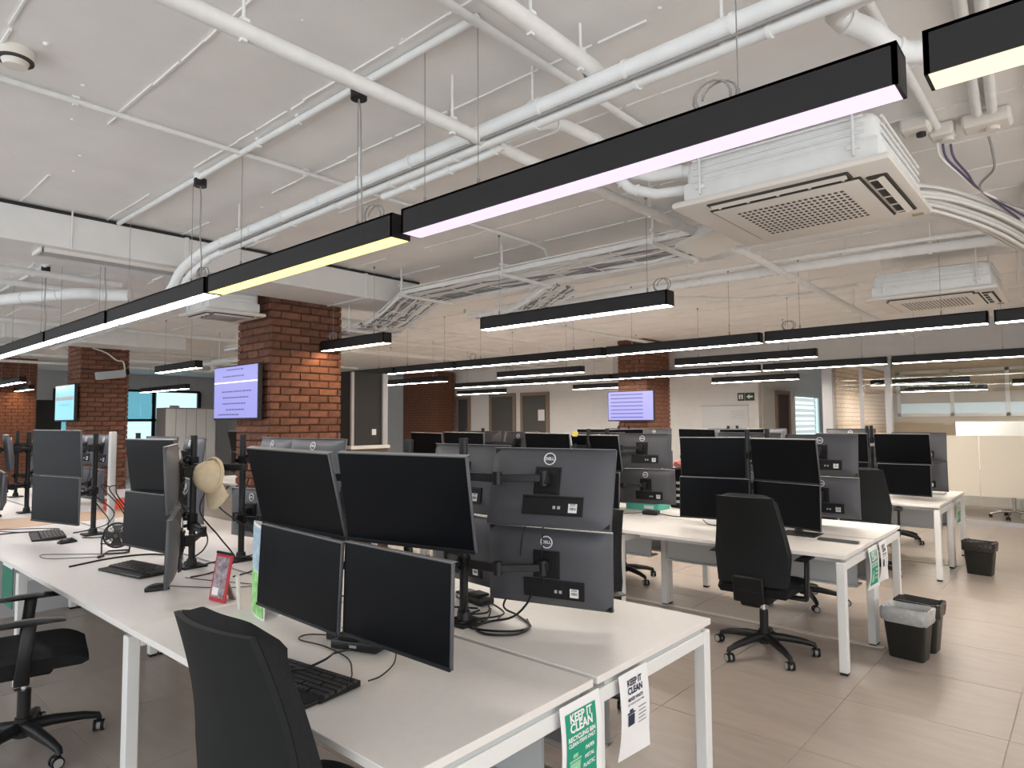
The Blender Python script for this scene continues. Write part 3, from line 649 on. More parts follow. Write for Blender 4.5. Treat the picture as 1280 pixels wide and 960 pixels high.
# ================================================================== MONITORS
def monitor_parts():
    P = []
    b = MB(); b.box((0, -.004, 0), (.540, .016, .325), bev=.003)
    bulge = lambda u, v: Vector((.265*(2*u-1), .004+.031*(1-abs(2*u-1)**7)*(1-abs(2*v-1)**5), .157*(2*v-1)))
    b.slab(lambda u, v: Vector((.265*(2*u-1), .002, .157*(2*v-1))), bulge, 20, 14)
    P.append(('housing', b.mesh('housing', housing, 50)))
    s = MB(); s.box((0, -.0125, .004), (.532, .003, .309)); P.append(('screen', s.mesh('screen', screenm)))
    z = MB(); z.box((0, -.0135, -.1575), (.540, .005, .010)); P.append(('chin_bezel', z.mesh('chin_bezel', blk)))
    tl = MB(); tl.box((0, .000, .1628), (.538, .022, .002)); P.append(('top_trim', tl.mesh('top_trim', mat('grey_monitor_edge', (.30, .29, .28), .45))))
    r = MB(); r.box((-.03, .036, -.083), (.26, .006, .072), bev=.002); P.append(('port_recess', r.mesh('port_recess', blk2)))
    l = MB(); l.box((-.03, .038, -.045), (.26, .010, .006)); P.append(('port_ledge', l.mesh('port_ledge', blk)))
    v = MB(); v.box((0, .037, .02), (.115, .006, .115), bev=.002); P.append(('mount_plate', v.mesh('mount_plate', blk)))
    g = MB(); pts = [(.024*math.cos(a*math.pi/14), .0355, .112+.024*math.sin(a*math.pi/14)) for a in range(28)]
    g.tube(pts, .0024, 6, closed=True)
    text_into(g, 'DELL', .0175, Matrix.Translation((0, .0362, .112)) @ Matrix.Rotation(R(180), 4, 'Z') @ Matrix.Rotation(R(90), 4, 'X'), .03)
    P.append(('logo', g.mesh('logo', logow)))
    k = MB(); k.box((-.118, .0395, -.088), (.036, .002, .036)); k.mi = 1
    rv = random.Random(2); x = -.132
    while x < -.106: w = rv.choice([.001, .0016, .0024]); k.box((x, .0407, -.090), (w, .0006, .011)); x += w+.0016
    for q in range(2): k.box((-.118, .0407, -.078+.006*q), (.024, .0006, .0022))
    P.append(('label_sticker', k.mesh('label_sticker', [sticker, ink])))
    c = MB(); 
    for q in range(2): c.box((-.04-.02*q, .0405, -.088), (.011, .004, .012))
    P.append(('port', c.mesh('port', mat('pale_port', (.45, .45, .47), .4))))
    return P
MON = monitor_parts()
def monitor(loc, yawd, tilt, roll, label, group):
    t = thing('monitor', label, 'monitor', loc, (R(tilt), R(roll), R(yawd)), group, 'YXZ')
    for n, me in MON: put(n, me, t)
    return t
base_me = MB().box((0, 0, .006), (.14, .13, .012), bev=.004).cyl((0, 0, .012), (0, 0, .05), .032, .026, 16).mesh('base_plate', blk, 40)
pole_me = MB().cyl((0, 0, .012), (0, 0, .765), .0185, n=18).cyl((0, 0, .765), (0, 0, .772), .020, n=18).mesh('pole', blk, 40)
collar_me = MB().cyl((0, 0, -.025), (0, 0, .025), .028, n=16).cyl((-.03, 0, 0), (-.048, 0, 0), .010, n=10).mesh('collar', blk2, 40)
def bar(mb, a, b, h, w):
    a = Vector(a); b = Vector(b); d = b-a; mb.box((a+b)/2, (d.length, w, h), (0, -math.atan2(d.z, math.hypot(d.x, d.y)), math.atan2(d.y, d.x)), bev=.003)
def stand(px, py, mons, label, group, am=None):
    t = thing('monitor_stand', label, 'monitor stand', (px, py, TOPZ), (0, 0, 0), group)
    put('base_plate', base_me, t); put('pole', pole_me, t); o = Vector((px, py, TOPZ))
    for m in mons:
        rm = Euler(m.rotation_euler, 'YXZ').to_matrix(); c = m.location
        tip = c+rm @ Vector((0, .085, .02)); plate = c+rm @ Vector((0, .041, .02)); z = tip.z
        put('collar', collar_me, t, (0, 0, z-TOPZ))
        p0 = Vector((px, py, z)); d = (tip-p0); side = 1 if d.y > 0 else -1; bk = rm @ Vector((0, 1, 0))
        el = p0.lerp(tip, .5)+Vector((bk.x, bk.y, 0))*.055
        a = MB(); bar(a, p0-o, el-o, .034, .022); bar(a, el-o, tip-o, .030, .020)
        a.cyl(el-o-Vector((0, 0, .026)), el-o+Vector((0, 0, .026)), .019, n=14).cyl(tip-o-Vector((0, 0, .030)), tip-o+Vector((0, 0, .030)), .017, n=14)
        a = a.build('arm', am or blk, t, smooth=40)
        h = MB(); h.box((0, 0, 0), (.045, .046, .05), bev=.004).box((0, -.026, 0), (.10, .006, .10), bev=.002)
        for sx in (-.04, .04):
            for sz in (-.04, .04): h.cyl((sx, -.022, sz), (sx, -.019, sz), .006, n=8)
        hd = h.build('tilt_head', blk2, t, smooth=40); hd.rotation_mode = 'YXZ'; hd.rotation_euler = m.rotation_euler; hd.location = c+rm @ Vector((0, .072, .02))-o
    return t
def station(row, xg, yc, side, seat, over=None, am=None, parts=('uL', 'uR', 'lL', 'lR'), pole=True, hint=''):
    """four monitors on one pole; L is the photo's left (larger Y)"""
    rv = random.Random(int(xg*100+yc*37+side*5)); ms = []
    facing = 'screen showing' if side < 0 else 'back showing'
    for p in parts:
        up = p[0] == 'u'; sgn = 1 if p[1] == 'L' else -1
        if over and p in over: loc, y, ti, ro = over[p]
        else:
            loc = (xg+side*(.40+rv.uniform(-.03, .05)), yc+sgn*(.277+rv.uniform(0, .012)), (1.30 if up else .965)+rv.uniform(-.006, .006))
            y = (-90 if side < 0 else 90)+ (sgn if side < 0 else sgn)*rv.uniform(0, 9)*(-1 if side < 0 else 1); ti = rv.uniform(4, 13) if up else rv.uniform(-3, 1); ro = rv.uniform(-.8, .8)
        ms.append(monitor(loc, y, ti, ro, '%s %s monitor, %s, %s seat from right, %s%s' % ('upper' if up else 'lower', 'left' if sgn > 0 else 'right', facing, seat, row, hint), 'black office monitors'))
    if pole: stand(xg+side*.14, yc, ms, 'black monitor pole, %s seat from right, %s, %s side' % (seat, row, 'near' if side < 0 else 'far'), 'black monitor poles', am)
    return ms
NB = 'nearest bench'
station(NB, 1.835, 2.045, -1, 'first', {'uL': ((1.368, 2.325, 1.313), -87, 15.1, 1.2), 'uR': ((1.462, 1.78, 1.306), -76.6, 11.4, .6), 'lL': ((1.374, 2.303, .991), -88, -1.5, 2.0), 'lR': ((1.407, 1.76, .982), -88.3, -.8, .7)})
station(NB, 1.835, 2.02, 1, 'first', {'uR': ((2.159, 1.698, 1.299), 107.5, 16.7, -.4), 'lR': ((2.196, 1.736, .965), 110.4, -5, -1.7), 'uL': ((2.27, 2.30, 1.30), 86, 10, 0), 'lL': ((2.27, 2.31, .965), 84, -2, 0)})
station(NB, 1.835, 4.02, -1, 'second', {'uL': ((1.545, 4.22, 1.32), -82, 8, 0), 'lL': ((1.52, 4.21, 1.0), -83, -2, 0), 'uR': ((1.395, 3.55, 1.30), -117, 3, 0), 'lR': ((1.395, 3.53, .955), -116, -1, 0)})
station(NB, 1.835, 3.98, 1, 'second', {'uR': ((2.32, 3.72, 1.31), 95, 10, 0), 'uL': ((2.35, 4.28, 1.31), 84, 10, 0)})
station(NB, 1.835, 5.78, -1, 'third', {'uL': ((1.62, 5.98, 1.33), -72, 4, 0), 'lL': ((1.38, 5.50, 1.045), -74, 0, .6), 'uR': ((1.38, 5.50, 1.37), -73, 3, .5), 'lR': ((1.75, 5.25, .97), -120, -2, 0)}, parts=('lL', 'uR'))
station(NB, 1.835, 5.72, 1, 'third')
F1 = 'bench past the wooden strip'
station(F1, 1.835, 7.72, -1, 'first', {'uR': ((1.48, 7.45, 1.32), -98, 6, 0), 'lR': ((1.44, 7.45, .99), -97, -1, 0)})
station(F1, 1.835, 7.75, 1, 'first'); station(F1, 1.835, 9.5, -1, 'second'); station(F1, 1.835, 9.5, 1, 'second')
SB = 'second bench'
station(SB, 5.20, 2.03, -1, 'first', {'uL': ((5.052, 2.307, 1.274), -84, 3, -.3), 'lL': ((4.99, 2.28, .956), -78, -1.6, .4), 'uR': ((5.011, 1.735, 1.271), -104, 7.8, 0), 'lR': ((5.05, 1.743, .941), -103, -.6, .3)})
station(SB, 5.20, 1.98, 1, 'first', {'uR': ((5.62, 1.66, 1.29), 96, 8, 0), 'lR': ((5.64, 1.66, .955), 94, -3, 0)})
station(SB, 5.20, 3.52, -1, 'second', {'uR': ((5.08, 3.45, 1.285), -93, 10, 0), 'lR': ((5.05, 3.45, .95), -92, -3, 0)})
station(SB, 5.20, 3.50, 1, 'second', {'uR': ((5.52, 3.22, 1.29), 103, 8, 0), 'lR': ((5.55, 3.20, .955), 101, -3, 0)})
station(SB, 5.20, 5.15, -1, 'third'); station(SB, 5.20, 5.15, 1, 'third')
F2 = 'bench behind the second bench'
station(F2, 5.20, 7.9, -1, 'first'); station(F2, 5.20, 7.9, 1, 'first'); station(F2, 5.2, 9.6, -1, 'second'); station(F2, 5.2, 9.6, 1, 'second')
TB = 'third bench'
station(TB, 8.38, 1.93, -1, 'first', {'uR': ((8.10, 1.56, 1.255), -97, 9, 0), 'lR': ((7.98, 1.53, .935), -106, -2, -1), 'uL': ((8.10, 2.16, 1.255), -90, 6, 0), 'lL': ((8.1, 2.16, .935), -90, -2, 0)}, am=steelw)
station(TB, 8.38, 1.95, 1, 'first', {'uR': ((8.62, 1.50, 1.26), 88, 6, 0), 'lR': ((8.62, 1.50, .935), 88, -2, 0)}, am=steelw)
station(TB, 8.38, 3.55, -1, 'second'); station(TB, 8.38, 3.55, 1, 'second'); station(TB, 8.38, 5.2, -1, 'third'); station(TB, 8.38, 5.2, 1, 'third')

# ================================================================== OFFICE CHAIRS
def chair_parts():
    P = []
    def wid(v): return .222+.018*v/.35 if v < .35 else .240-.056*(v-.35)/.65
    def prof(v): return -.215-.095*v+.035*math.sin(v*math.pi)-.0
    def bz(v): return .50+.575*v
    def back(u, v):
        s = 2*u-1; return Vector((prof(v)-.030+.030*s*s, wid(v)*s, bz(v)))
    def shell_f(u, v): return back(u, v)+Vector((.018, 0, 0))
    P.append(('back_shell', MB().slab(shell_f, back, 12, 14).mesh('back_shell', shellm, 50)))
    def cb(u, v): return back(u, v)+Vector((.020, 0, 0))
    def cf(u, v):
        s = 2*u-1; e = min(1, 4*min(u, 1-u)+.72); f = min(1, 7*min(v, 1-v)+.55); roll = .022*math.exp(-((v-.93)/.06)**2)+.016*math.exp(-((v-.3)/.18)**2)
        return back(u, v)+Vector((.022+(.068+roll)*min(e, f)*(1-.35*abs(s)**8*v**6), 0, (.018-.030*abs(s)**5)*(1 if v > .97 else 0)-.012*abs(s)**6*v**8))
    P.append(('back_cushion', MB().slab(cf, cb, 16, 22).mesh('back_cushion', fabric, 60)))
    def st(u, v):
        s = 2*u-1; x = -.22+.47*v; e = min(1, (min(u, 1-u)*6))**.5*.03; drop = .045*max(0, (v-.75)/.25)**2
        return Vector((x, (.245-.02*abs(2*v-1)**3)*s, .475+e+.012*s*s-drop-.03*(1-min(1, v*8))))
    def sb(u, v):
        s = 2*u-1; x = -.20+.42*v; return Vector((x, .215*s, .425-.0*v))
    P.append(('seat', MB().slab(st, sb, 14, 14).mesh('seat', fabric, 60)))
    m = MB(); m.box((-.03, 0, .395), (.28, .20, .055), bev=.012).box((-.22, 0, .43), (.09, .13, .13), (0, R(-20), 0), bev=.012).box((-.262, 0, .475), (.035, .20, .17), (0, R(-7), 0), bev=.008)
    m.cyl((0, .10, .39), (.02, .26, .385), .007).box((.02, .275, .384), (.03, .06, .016), bev=.004)
    P.append(('mechanism', m.mesh('mechanism', blk2, 40)))
    for s in (-1, 1):
        a = MB(); a.box((.0, s*.285, .535), (.055, .022, .27), (0, R(6), 0), bev=.006).box((-.01, s*.22, .405), (.06, .15, .022), bev=.005)
        a.slab(lambda u, v: Vector((-.13+.28*u, s*.285+(.042-.010*u)*(2*v-1), .690-.014*abs(2*v-1)**2-.012*(2*u-1)**2)), lambda u, v: Vector((-.12+.26*u, s*.285+.034*(2*v-1), .664)), 8, 6)
        P.append(('armrest', a.mesh('armrest', blk, 50)))
    c = MB(); c.cyl((0, 0, .16), (0, 0, .29), .028, n=16).cyl((0, 0, .07), (0, 0, .16), .036, n=16); P.append(('gas_sleeve', c.mesh('gas_sleeve', blk, 40)))
    c = MB(); c.cyl((0, 0, .29), (0, 0, .38), .014, n=14); P.append(('gas_piston', c.mesh('gas_piston', chrome, 40)))
    b = MB(); b.cyl((0, 0, .075), (0, 0, .14), .045, n=16)
    for k in range(5):
        a = 2*math.pi*k/5; M = Matrix.Rotation(a, 3, 'Z'); pts = [M @ Vector(p) for p in ((.02, 0, .115), (.12, 0, .112), (.25, 0, .092), (.315, 0, .074), (.32, 0, .055))]
        b.tube(pts, [.030, .027, .021, .017, .015], 8)
    P.append(('star_base', b.mesh('star_base', blk, 50)))
    w = MB(); 
    for s in (-1, 1): w.cyl((-.012, s*.009, .027), (-.012, s*.024, .027), .027, n=18)
    w.box((-.008, 0, .040), (.03, .014, .03), bev=.004); cm = w.mesh('caster', blk2, 40)
    r = MB()
    for s in (1,): r.cyl((-.012, -.026, .027), (-.012, .026, .027), .020, n=16)
    return P, cm, r.mesh('caster_rim', wheelm, 40)
CH, CM, CR = chair_parts()
def office_chair(x, y, rz, label, base=0, arms=True):
    t = thing('office_chair', label, 'chair', (x, y, 0), (0, 0, R(rz)), 'black swivel office chairs')
    for n, me in CH:
        if n == 'armrest' and not arms: continue
        put(n, me, t, (0, 0, 0), (0, 0, R(base) if n == 'star_base' else 0))
    for k in range(5):
        a = 2*math.pi*k/5+R(base); c = put('caster', CM, t, (.322*math.cos(a), .322*math.sin(a), 0), (0, 0, a*2.3+1)); put('caster_rim', CR, c)
    return t
office_chair(1.056, 1.683, 3.3, 'foremost black office chair, its tall back hiding part of the keyboard', 20, arms=False)
office_chair(.885, 3.95, -13, 'black office chair cut off by the left edge with the seat turned to the desk', 8)
office_chair(4.53, 1.735, 1, 'black office chair with armrests pulled up to the second bench, seen from behind', 12)
office_chair(6.02, 1.95, 185, 'black office chair behind the second bench, only its casters showing', 30)
office_chair(5.75, 3.60, 170, 'black office chair under the second bench, base seen between the white legs', 10)
office_chair(7.55, 1.80, 8, 'black office chair with rounded back at the third bench', 25)
office_chair(2.90, 2.20, 176, 'black office chair behind the foremost monitors, only its back edge showing', 0)
office_chair(3.05, 5.0, 175, 'black office chair on the far side of the nearest bench, by the brick column', 0)
office_chair(9.75, 2.0, 178, 'black office chair beyond the third bench, far side', 0)

# ================================================================== SMALL THINGS
def cable(pts, r, label, m=blk, parent=None, name='cable', smoothn=6):
    P = [Vector(p) for p in pts]; out = []
    for i in range(len(P)-1):
        a, b, c, d = P[max(i-1, 0)], P[i], P[i+1], P[min(i+2, len(P)-1)]
        for k in range(smoothn):
            t = k/smoothn; out.append(.5*((2*b)+(-a+c)*t+(2*a-5*b+4*c-d)*t*t+(-a+3*b-3*c+d)*t**3))
    out.append(P[-1]); o = MB().tube(out, r, 6).build(name, m, parent, smooth=60)
    return tag(o, label, 'cable') if parent is None else o
# -------- keyboards and mice
def keyboard(x, y, rz, label, wrist=True, tilt=0):
    t = thing('keyboard', label, 'keyboard', (x, y, TOPZ), (0, 0, R(rz)))     # long side along local x, user at -y
    MB().prism([(-.085, .004), (.075, .004), (.075, .022), (-.07, .014)], 'x', -.225, .225).build('body', blk2, t)
    if wrist: MB().box((0, -.105, .0075), (.43, .055, .014), bev=.005, seg=2).build('wrist_rest', blk, t)
    k = MB(); rv = random.Random(4)
    for r_ in range(6):
        yy = -.060+.023*r_; xx = -.215
        z = .0175+.055*(.07+yy)*1.0
        while xx < .215:
            w = .017
            if r_ == 0 and -.13 < xx < -.03: w = .098
            elif r_ < 5 and r_ > 0 and (xx < -.21): w = .022+.005*r_
            if .075 < xx < .083 or .137 < xx < .146: xx += .008; continue
            k.box((xx+w/2, yy, z), (w, .0165, .008), (R(3), 0, 0)); xx += w+.0022
    k = k.build('keys', mat('worn_black_keys', (.035, .034, .035), .38), t); k['kind'] = 'stuff'
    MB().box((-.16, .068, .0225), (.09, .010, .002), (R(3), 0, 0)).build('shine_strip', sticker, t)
    return t
keyboard(1.185, 2.0, -83, 'large black keyboard in the foreground with a cable lying over it')
keyboard(1.47, 4.15, -80, 'black keyboard left of the mouse, partly under the angled monitors')
keyboard(1.47, 5.95, -100, 'black keyboard at the far left seat with a mouse in front of it')
keyboard(1.40, 7.75, -92, 'black keyboard at the left edge beyond the wooden strip')
def mouse(x, y, rz, label):
    t = thing('mouse', label, 'mouse', (x, y, TOPZ), (0, 0, R(rz)))
    def top(u, v): a = 2*u-1; b = 2*v-1; h = max(0, 1-a*a*.9)*max(0, 1-b*b*.8); return Vector((.057*a, (.031-.004*a)*b*math.sqrt(max(.15, 1-.35*a*a)), .006+.030*h**.6))
    def bot(u, v): a = 2*u-1; b = 2*v-1; return Vector((.055*a, (.028-.004*a)*b*math.sqrt(max(.15, 1-.35*a*a)), .001))
    MB().slab(top, bot, 12, 10).build('shell', blk, t, smooth=60); MB().cyl((.026, -.004, .030), (.026, .004, .030), .008, n=14).build('wheel', wheelm, t)
    return t
mouse(1.35, 3.60, -20, 'black mouse on the nearest bench in front of the angled monitors')
mouse(1.46, 5.52, 10, 'black mouse beside the far left keyboard')
mouse(5.17, 1.70, 20, 'black mouse on a mouse pad on the second bench')
t = tag(MB().box((5.09, 1.66, TOPZ+.003), (.22, .26, .005), bev=.002).build('mouse_pad', blk2), 'black mouse pad under the mouse on the second bench', 'mouse pad'); 
t = thing('keyboard', 'thin dark grey strip keyboard lying at the end of the second bench', 'keyboard', (4.93, 1.36, TOPZ), (0, 0, R(-90)))
MB().box((0, 0, .008), (.26, .05, .014), bev=.003).build('body', mat('grey_strip', (.10, .10, .10), .5), t); MB().box((0, 0, .016), (.25, .035, .003)).build('key_strip', blk, t)
cable([(1.395, 3.60, .745), (1.46, 3.55, .735), (1.60, 3.35, .735), (1.72, 3.30, .735), (1.62, 3.55, .735), (1.55, 3.75, .735)], .0022, 'thin mouse cable looping on the desk behind the mouse')
# -------- desk fan
t = thing('desk_fan', 'small round black desk fan on a bent wire stand', 'fan', (1.56, 4.84, TOPZ), (0, 0, R(150)))
fan = MB(); c = Vector((0, 0, .115)); rr_ = .078
for rad, dz in ((.078, 0), (.074, .02), (.06, .032), (.04, .038), (.02, .04), (.074, -.02), (.055, -.032), (.03, -.036)):
    fan.tube([(rad*math.cos(a*math.pi/12), dz, .115+rad*math.sin(a*math.pi/12)) for a in range(24)], .0016, 5, closed=True)
for k in range(18):
    a = k*2*math.pi/18; fan.tube([(q*math.cos(a), d, .115+q*math.sin(a)) for q, d in ((.012, .041), (.04, .038), (.06, .032), (.074, .02), (.078, 0), (.074, -.02), (.055, -.032), (.012, -.037))], .0012, 4)
fan.build('cage', blk, t); MB().tube([(.079*math.cos(a*math.pi/14), 0, .115+.079*math.sin(a*math.pi/14)) for a in range(28)], .006, 8, closed=True).build('rim', blk, t, smooth=60)
MB().cyl((0, -.03, .115), (0, .036, .115), .019, n=18).build('motor_hub', mat('olive_hub', (.10, .10, .07), .5), t, smooth=40)
for k in range(4):
    b = MB(); b.slab(lambda u, v: Vector((.015+.052*u, .010+.012*(2*v-1), .030*(2*v-1)*(.5+u*.6)+.002)), lambda u, v: Vector((.015+.052*u, .008+.012*(2*v-1), .030*(2*v-1)*(.5+u*.6))), 4, 4)
    bmesh.ops.transform(b.bm, matrix=Matrix.Translation((0, 0, .115)) @ Matrix.Rotation(k*math.pi/2, 4, 'Y'), verts=b.bm.verts); b.build('blade', mat('dark_blade', (.08, .08, .075), .4), t, smooth=60)
MB().tube([(-.082, 0, .115), (-.086, .01, .09), (-.078, .04, .006), (-.06, .05, .006), (.06, .05, .006), (.078, .04, .006), (.086, .01, .09), (.082, 0, .115)], .005, 8).tube([(-.06, .05, .006), (-.06, -.06, .006), (.06, -.06, .006), (.06, .05, .006)], .005, 8).build('wire_stand', blk, t, smooth=60)
cable([(1.52, 4.80, .736), (1.38, 4.95, .735), (1.22, 5.12, .735), (1.20, 4.96, .735), (1.34, 4.82, .735), (1.46, 4.74, .735)], .0025, 'thin usb cable looped on the desk in front of the fan')
tag(MB().box((1.43, 4.72, .742), (.05, .02, .014), (0, 0, R(40)), bev=.004).build('usb_adapter', blk), 'small black usb plug lying in front of the fan', 'plug')
cable([(1.22, 4.56, .736), (1.45, 4.64, .736), (1.66, 4.60, .736), (1.76, 4.40, .736), (1.72, 4.22, .736), (1.62, 4.1, .737)], .0055, 'thick black cord lying along the desk between the fan and the keyboard')
# -------- cards by the foreground chair
t = thing('framed_card', 'small red edged picture card leaning on a grey stand', 'picture card', (1.45, 3.15, TOPZ), (R(-10), 0, R(-84)))
MB().box((0, 0, .11), (.13, .010, .22), bev=.002).build('frame', redm, t); MB().box((0, -.0058, .112), (.104, .002, .186)).build('print', photo_a, t); MB().box((-.02, -.0072, .045), (.05, .001, .035)).build('caption_patch', paperw, t)
MB().box((0, -.001, .223), (.13, .014, .012), bev=.002).build('dark_top_edge', blk, t)
MB().box((.02, .045, .045), (.05, .006, .10), (R(32), 0, 0)).build('back_leg', mat('taupe_plastic', (.24, .22, .20), .5), t)
t = thing('greeting_card', 'tall folded card with blue and green print standing by the monitor', 'greeting card', (1.46, 2.78, TOPZ), (0, R(3), R(-102)))
MB().slab(lambda u, v: Vector((-.10+.20*u, -.012*math.sin(u*3), .40*v)), lambda u, v: Vector((-.10+.20*u, .0015-.012*math.sin(u*3), .40*v)), 6, 6).build('front_panel', paperw, t)
MB().slab(lambda u, v: Vector((-.092+.184*u, -.002-.012*math.sin(.12+u*2.76), .20+.19*v)), lambda u, v: Vector((-.092+.184*u, -.001-.012*math.sin(.12+u*2.76), .20+.19*v)), 6, 4).build('blue_print', bluem, t)
MB().slab(lambda u, v: Vector((-.092+.184*u, -.002-.012*math.sin(.12+u*2.76), .012+.182*v)), lambda u, v: Vector((-.092+.184*u, -.001-.012*math.sin(.12+u*2.76), .012+.182*v)), 6, 4).build('green_print', leafm, t)
MB().slab(lambda u, v: Vector((-.10+.16*u, .001+.07*u, .40*v)), lambda u, v: Vector((-.10+.16*u, .0025+.07*u, .40*v)), 4, 4).build('back_panel', paperw, t)
tag(MB().box((1.47, 2.98, TOPZ+.075), (.010, .10, .15), (0, R(5), R(150)), bev=.001).build('acrylic_holder', mat('milky_plastic', (.75, .74, .70), .3)), 'milky white card holder between the picture card and the tall card', 'card holder')
# -------- docking stations and cable tangles
def dock(x, y, rz, label):
    t = thing('docking_station', label, 'docking station', (x, y, TOPZ), (0, 0, R(rz)))
    MB().box((0, 0, .020), (.20, .085, .034), bev=.006, seg=2).build('body', blk, t, smooth=40); MB().box((-.03, 0, .040), (.085, .075, .012), bev=.005).build('raised_block', blk2, t)
    for k in range(5): MB().box((.03+.022*k-.0, .045, .022), (.014, .014, .012), bev=.002).build('plug', sticker if k % 2 else wheelm, t)
    MB().box((.0, -.043, .02), (.03, .002, .009)).build('port', wheelm, t)
    return t
dock(1.50, 2.09, -70, 'black docking station under the foreground monitors')
dock(2.24, 2.22, 80, 'black docking station behind the foreground monitors, among cables')
tag(MB().box((1.53, 2.24, TOPZ+.016), (.07, .11, .03), (0, 0, R(25)), bev=.003).build('power_brick', blk), 'small black power brick with a white label left of the docking station', 'power brick')
MB().box((0, 0, .0), (.045, .07, .001)).build('label', sticker, bpy.data.objects['power_brick'], (1.53, 2.24, TOPZ+.0315), (0, 0, R(25)))
cable([(1.52, 2.18, .75), (1.46, 2.36, .737), (1.40, 2.34, .736), (1.42, 2.20, .736), (1.40, 2.02, .737), (1.32, 1.88, .745), (1.26, 1.80, .76), (1.24, 1.77, .742)], .0028, 'black cable looping from the docking station to the keyboard')
cable([(1.44, 2.06, .75), (1.38, 2.07, .75), (1.33, 2.02, .765), (1.28, 1.99, .768), (1.20, 1.98, .766), (1.16, 2.02, .764)], .004, 'black cable with a white plug lying across the keyboard')
cable([(1.56, 1.95, .745), (1.48, 1.86, .737), (1.38, 1.80, .737), (1.32, 1.79, .74)], .0026, 'thin black cable from the docking station down beside the keyboard')
cable([(2.10, 2.05, .75), (1.98, 2.05, .738), (1.93, 1.92, .737), (2.00, 1.78, .737), (2.10, 1.76, .737), (2.18, 1.90, .738), (2.2, 2.0, .76), (2.17, 1.88, .90), (2.14, 1.80, 1.02)], .0045, 'thick black cable making a big loop on the far desk')
cable([(2.0, 2.18, .737), (1.95, 2.1, .745), (2.05, 1.98, .74), (2.16, 1.96, .74), (2.22, 2.1, .75)], .004, 'black cable coil lying near the far docking station')
cable([(1.99, 2.06, 1.0), (1.94, 2.08, .93), (1.92, 2.16, .82), (1.95, 2.25, .74), (2.05, 2.25, .74), (2.14, 2.1, .74)], .004, 'black cable drooping from the pole behind the foreground monitors')
cable([(1.98, 2.02, 1.0), (1.93, 1.96, .88), (1.97, 2.02, .76), (2.08, 2.16, .74)], .004, 'second black cable drooping from the pole behind the foreground monitors')
cable([(2.125, 1.70, 1.19), (2.11, 1.70, 1.12), (2.13, 1.72, 1.02), (2.15, 1.73, .90)], .003, 'cable hanging down the back of the right foreground monitors')
cable([(2.12, 1.77, 1.19), (2.10, 1.80, 1.10), (2.13, 1.84, .98)], .0025, 'second cable hanging down the back of the right foreground monitors')
for k in range(9):
    y = (3.6, 3.75, 3.9, 4.1, 5.3, 5.6, 5.9, 6.0, 5.75)[k]; rv = random.Random(k); x = 1.84+rv.uniform(-.1, .12)
    cable([(x-.05, y+.1, 1.25-.03*k % .2), (x-.12, y+rv.uniform(-.1, .1), 1.08), (x-.02, y+rv.uniform(-.2, .1), .92), (x+.02, y+rv.uniform(-.15, .15), .80), (x-.08, y+rv.uniform(-.2, .2), .737), (x-.2, y+rv.uniform(-.2, .2), .737)], .0045, 'black cable drooping below the monitor arms, %s along the nearest bench' % ORD[k])
cable([(1.45, 6.2, .737), (1.3, 6.4, .736), (1.25, 6.6, .736), (1.42, 6.5, .736), (1.6, 6.3, .737)], .003, 'black cable looped at the far end of the nearest bench')
cable([(1.1, 6.3, .736), (1.3, 6.32, .736), (1.5, 6.22, .737)], .005, 'black cord coming in from the left edge along the desk')
cable([(1.6, 3.0, .736), (1.75, 3.05, .736), (1.8, 2.95, .736), (1.7, 2.8, .736), (1.95, 2.75, .736)], .003, 'thin cable on the desk behind the tall card')
cable([(2.155, 1.79, .885), (2.13, 1.80, .82), (2.09, 1.85, .76), (2.03, 1.93, .739), (1.94, 1.92, .738), (1.91, 1.83, .738), (1.98, 1.74, .738), (2.08, 1.75, .738), (2.16, 1.83, .738)], .005, 'dark cable from the back of the lower monitor sweeping down into a loop')
cable([(2.22, 2.12, .75), (2.12, 2.02, .742), (2.02, 2.08, .74), (1.93, 2.02, .74), (1.96, 1.93, .74), (2.06, 1.96, .744), (2.16, 2.04, .745)], .004, 'dark cable knot on the far desk beside the docking station')
cable([(1.96, 2.30, .738), (1.92, 2.18, .738), (1.93, 2.06, .738), (2.0, 1.98, .738), (2.05, 1.92, .738), (2.13, 1.95, .738)], .0035, 'thin dark cable between the pole base and the knot of cables')
cable([(1.905, 2.34, .738), (1.90, 2.12, .745), (1.94, 1.99, .742), (2.03, 2.03, .742)], .006, 'short stiff dark cable along the desk gap by the pole')
t = tag(MB().box((1.045, 5.14, .575), (.004, .26, .26)).build('green_sheet', mat('dark_green_card', (.01, .16, .10), .6)), 'dark green sheet hanging under the desk edge near the desk leg', 'notice')
MB().box((1.0425, 5.14, .69), (.002, .24, .012)).build('hanging_strip', paperw, t)
# -------- things along the left
t = thing('orange_box', 'bright orange flat box on the far desks at the left', 'box', (2.40, 7.42, TOPZ), (0, 0, R(-15)))
MB().box((0, 0, .045), (.26, .20, .09), bev=.003).build('carton', orange, t); MB().box((-.131, .0, .055), (.002, .10, .02)).build('black_print', ink, t)
tag(MB().box((2.42, 7.44, TOPZ+.135), (.20, .17, .09), (0, 0, R(-15)), bev=.02, seg=2).build('white_pack', paperw), 'white wrapped pack on top of the orange box', 'pack')
t = thing('cup', 'small cream paper cup with red top beside the monitor pole', 'cup', (2.12, 3.80, TOPZ))
MB().cyl((0, 0, 0), (0, 0, .085), .028, .037, 20).build('cup_body', mat('cream_paper', (.72, .58, .45), .6), t, smooth=40); MB().cyl((0, 0, .085), (0, 0, .10), .038, n=20).build('red_rim', mat('red_rim_card', (.75, .06, .03), .5), t, smooth=40)
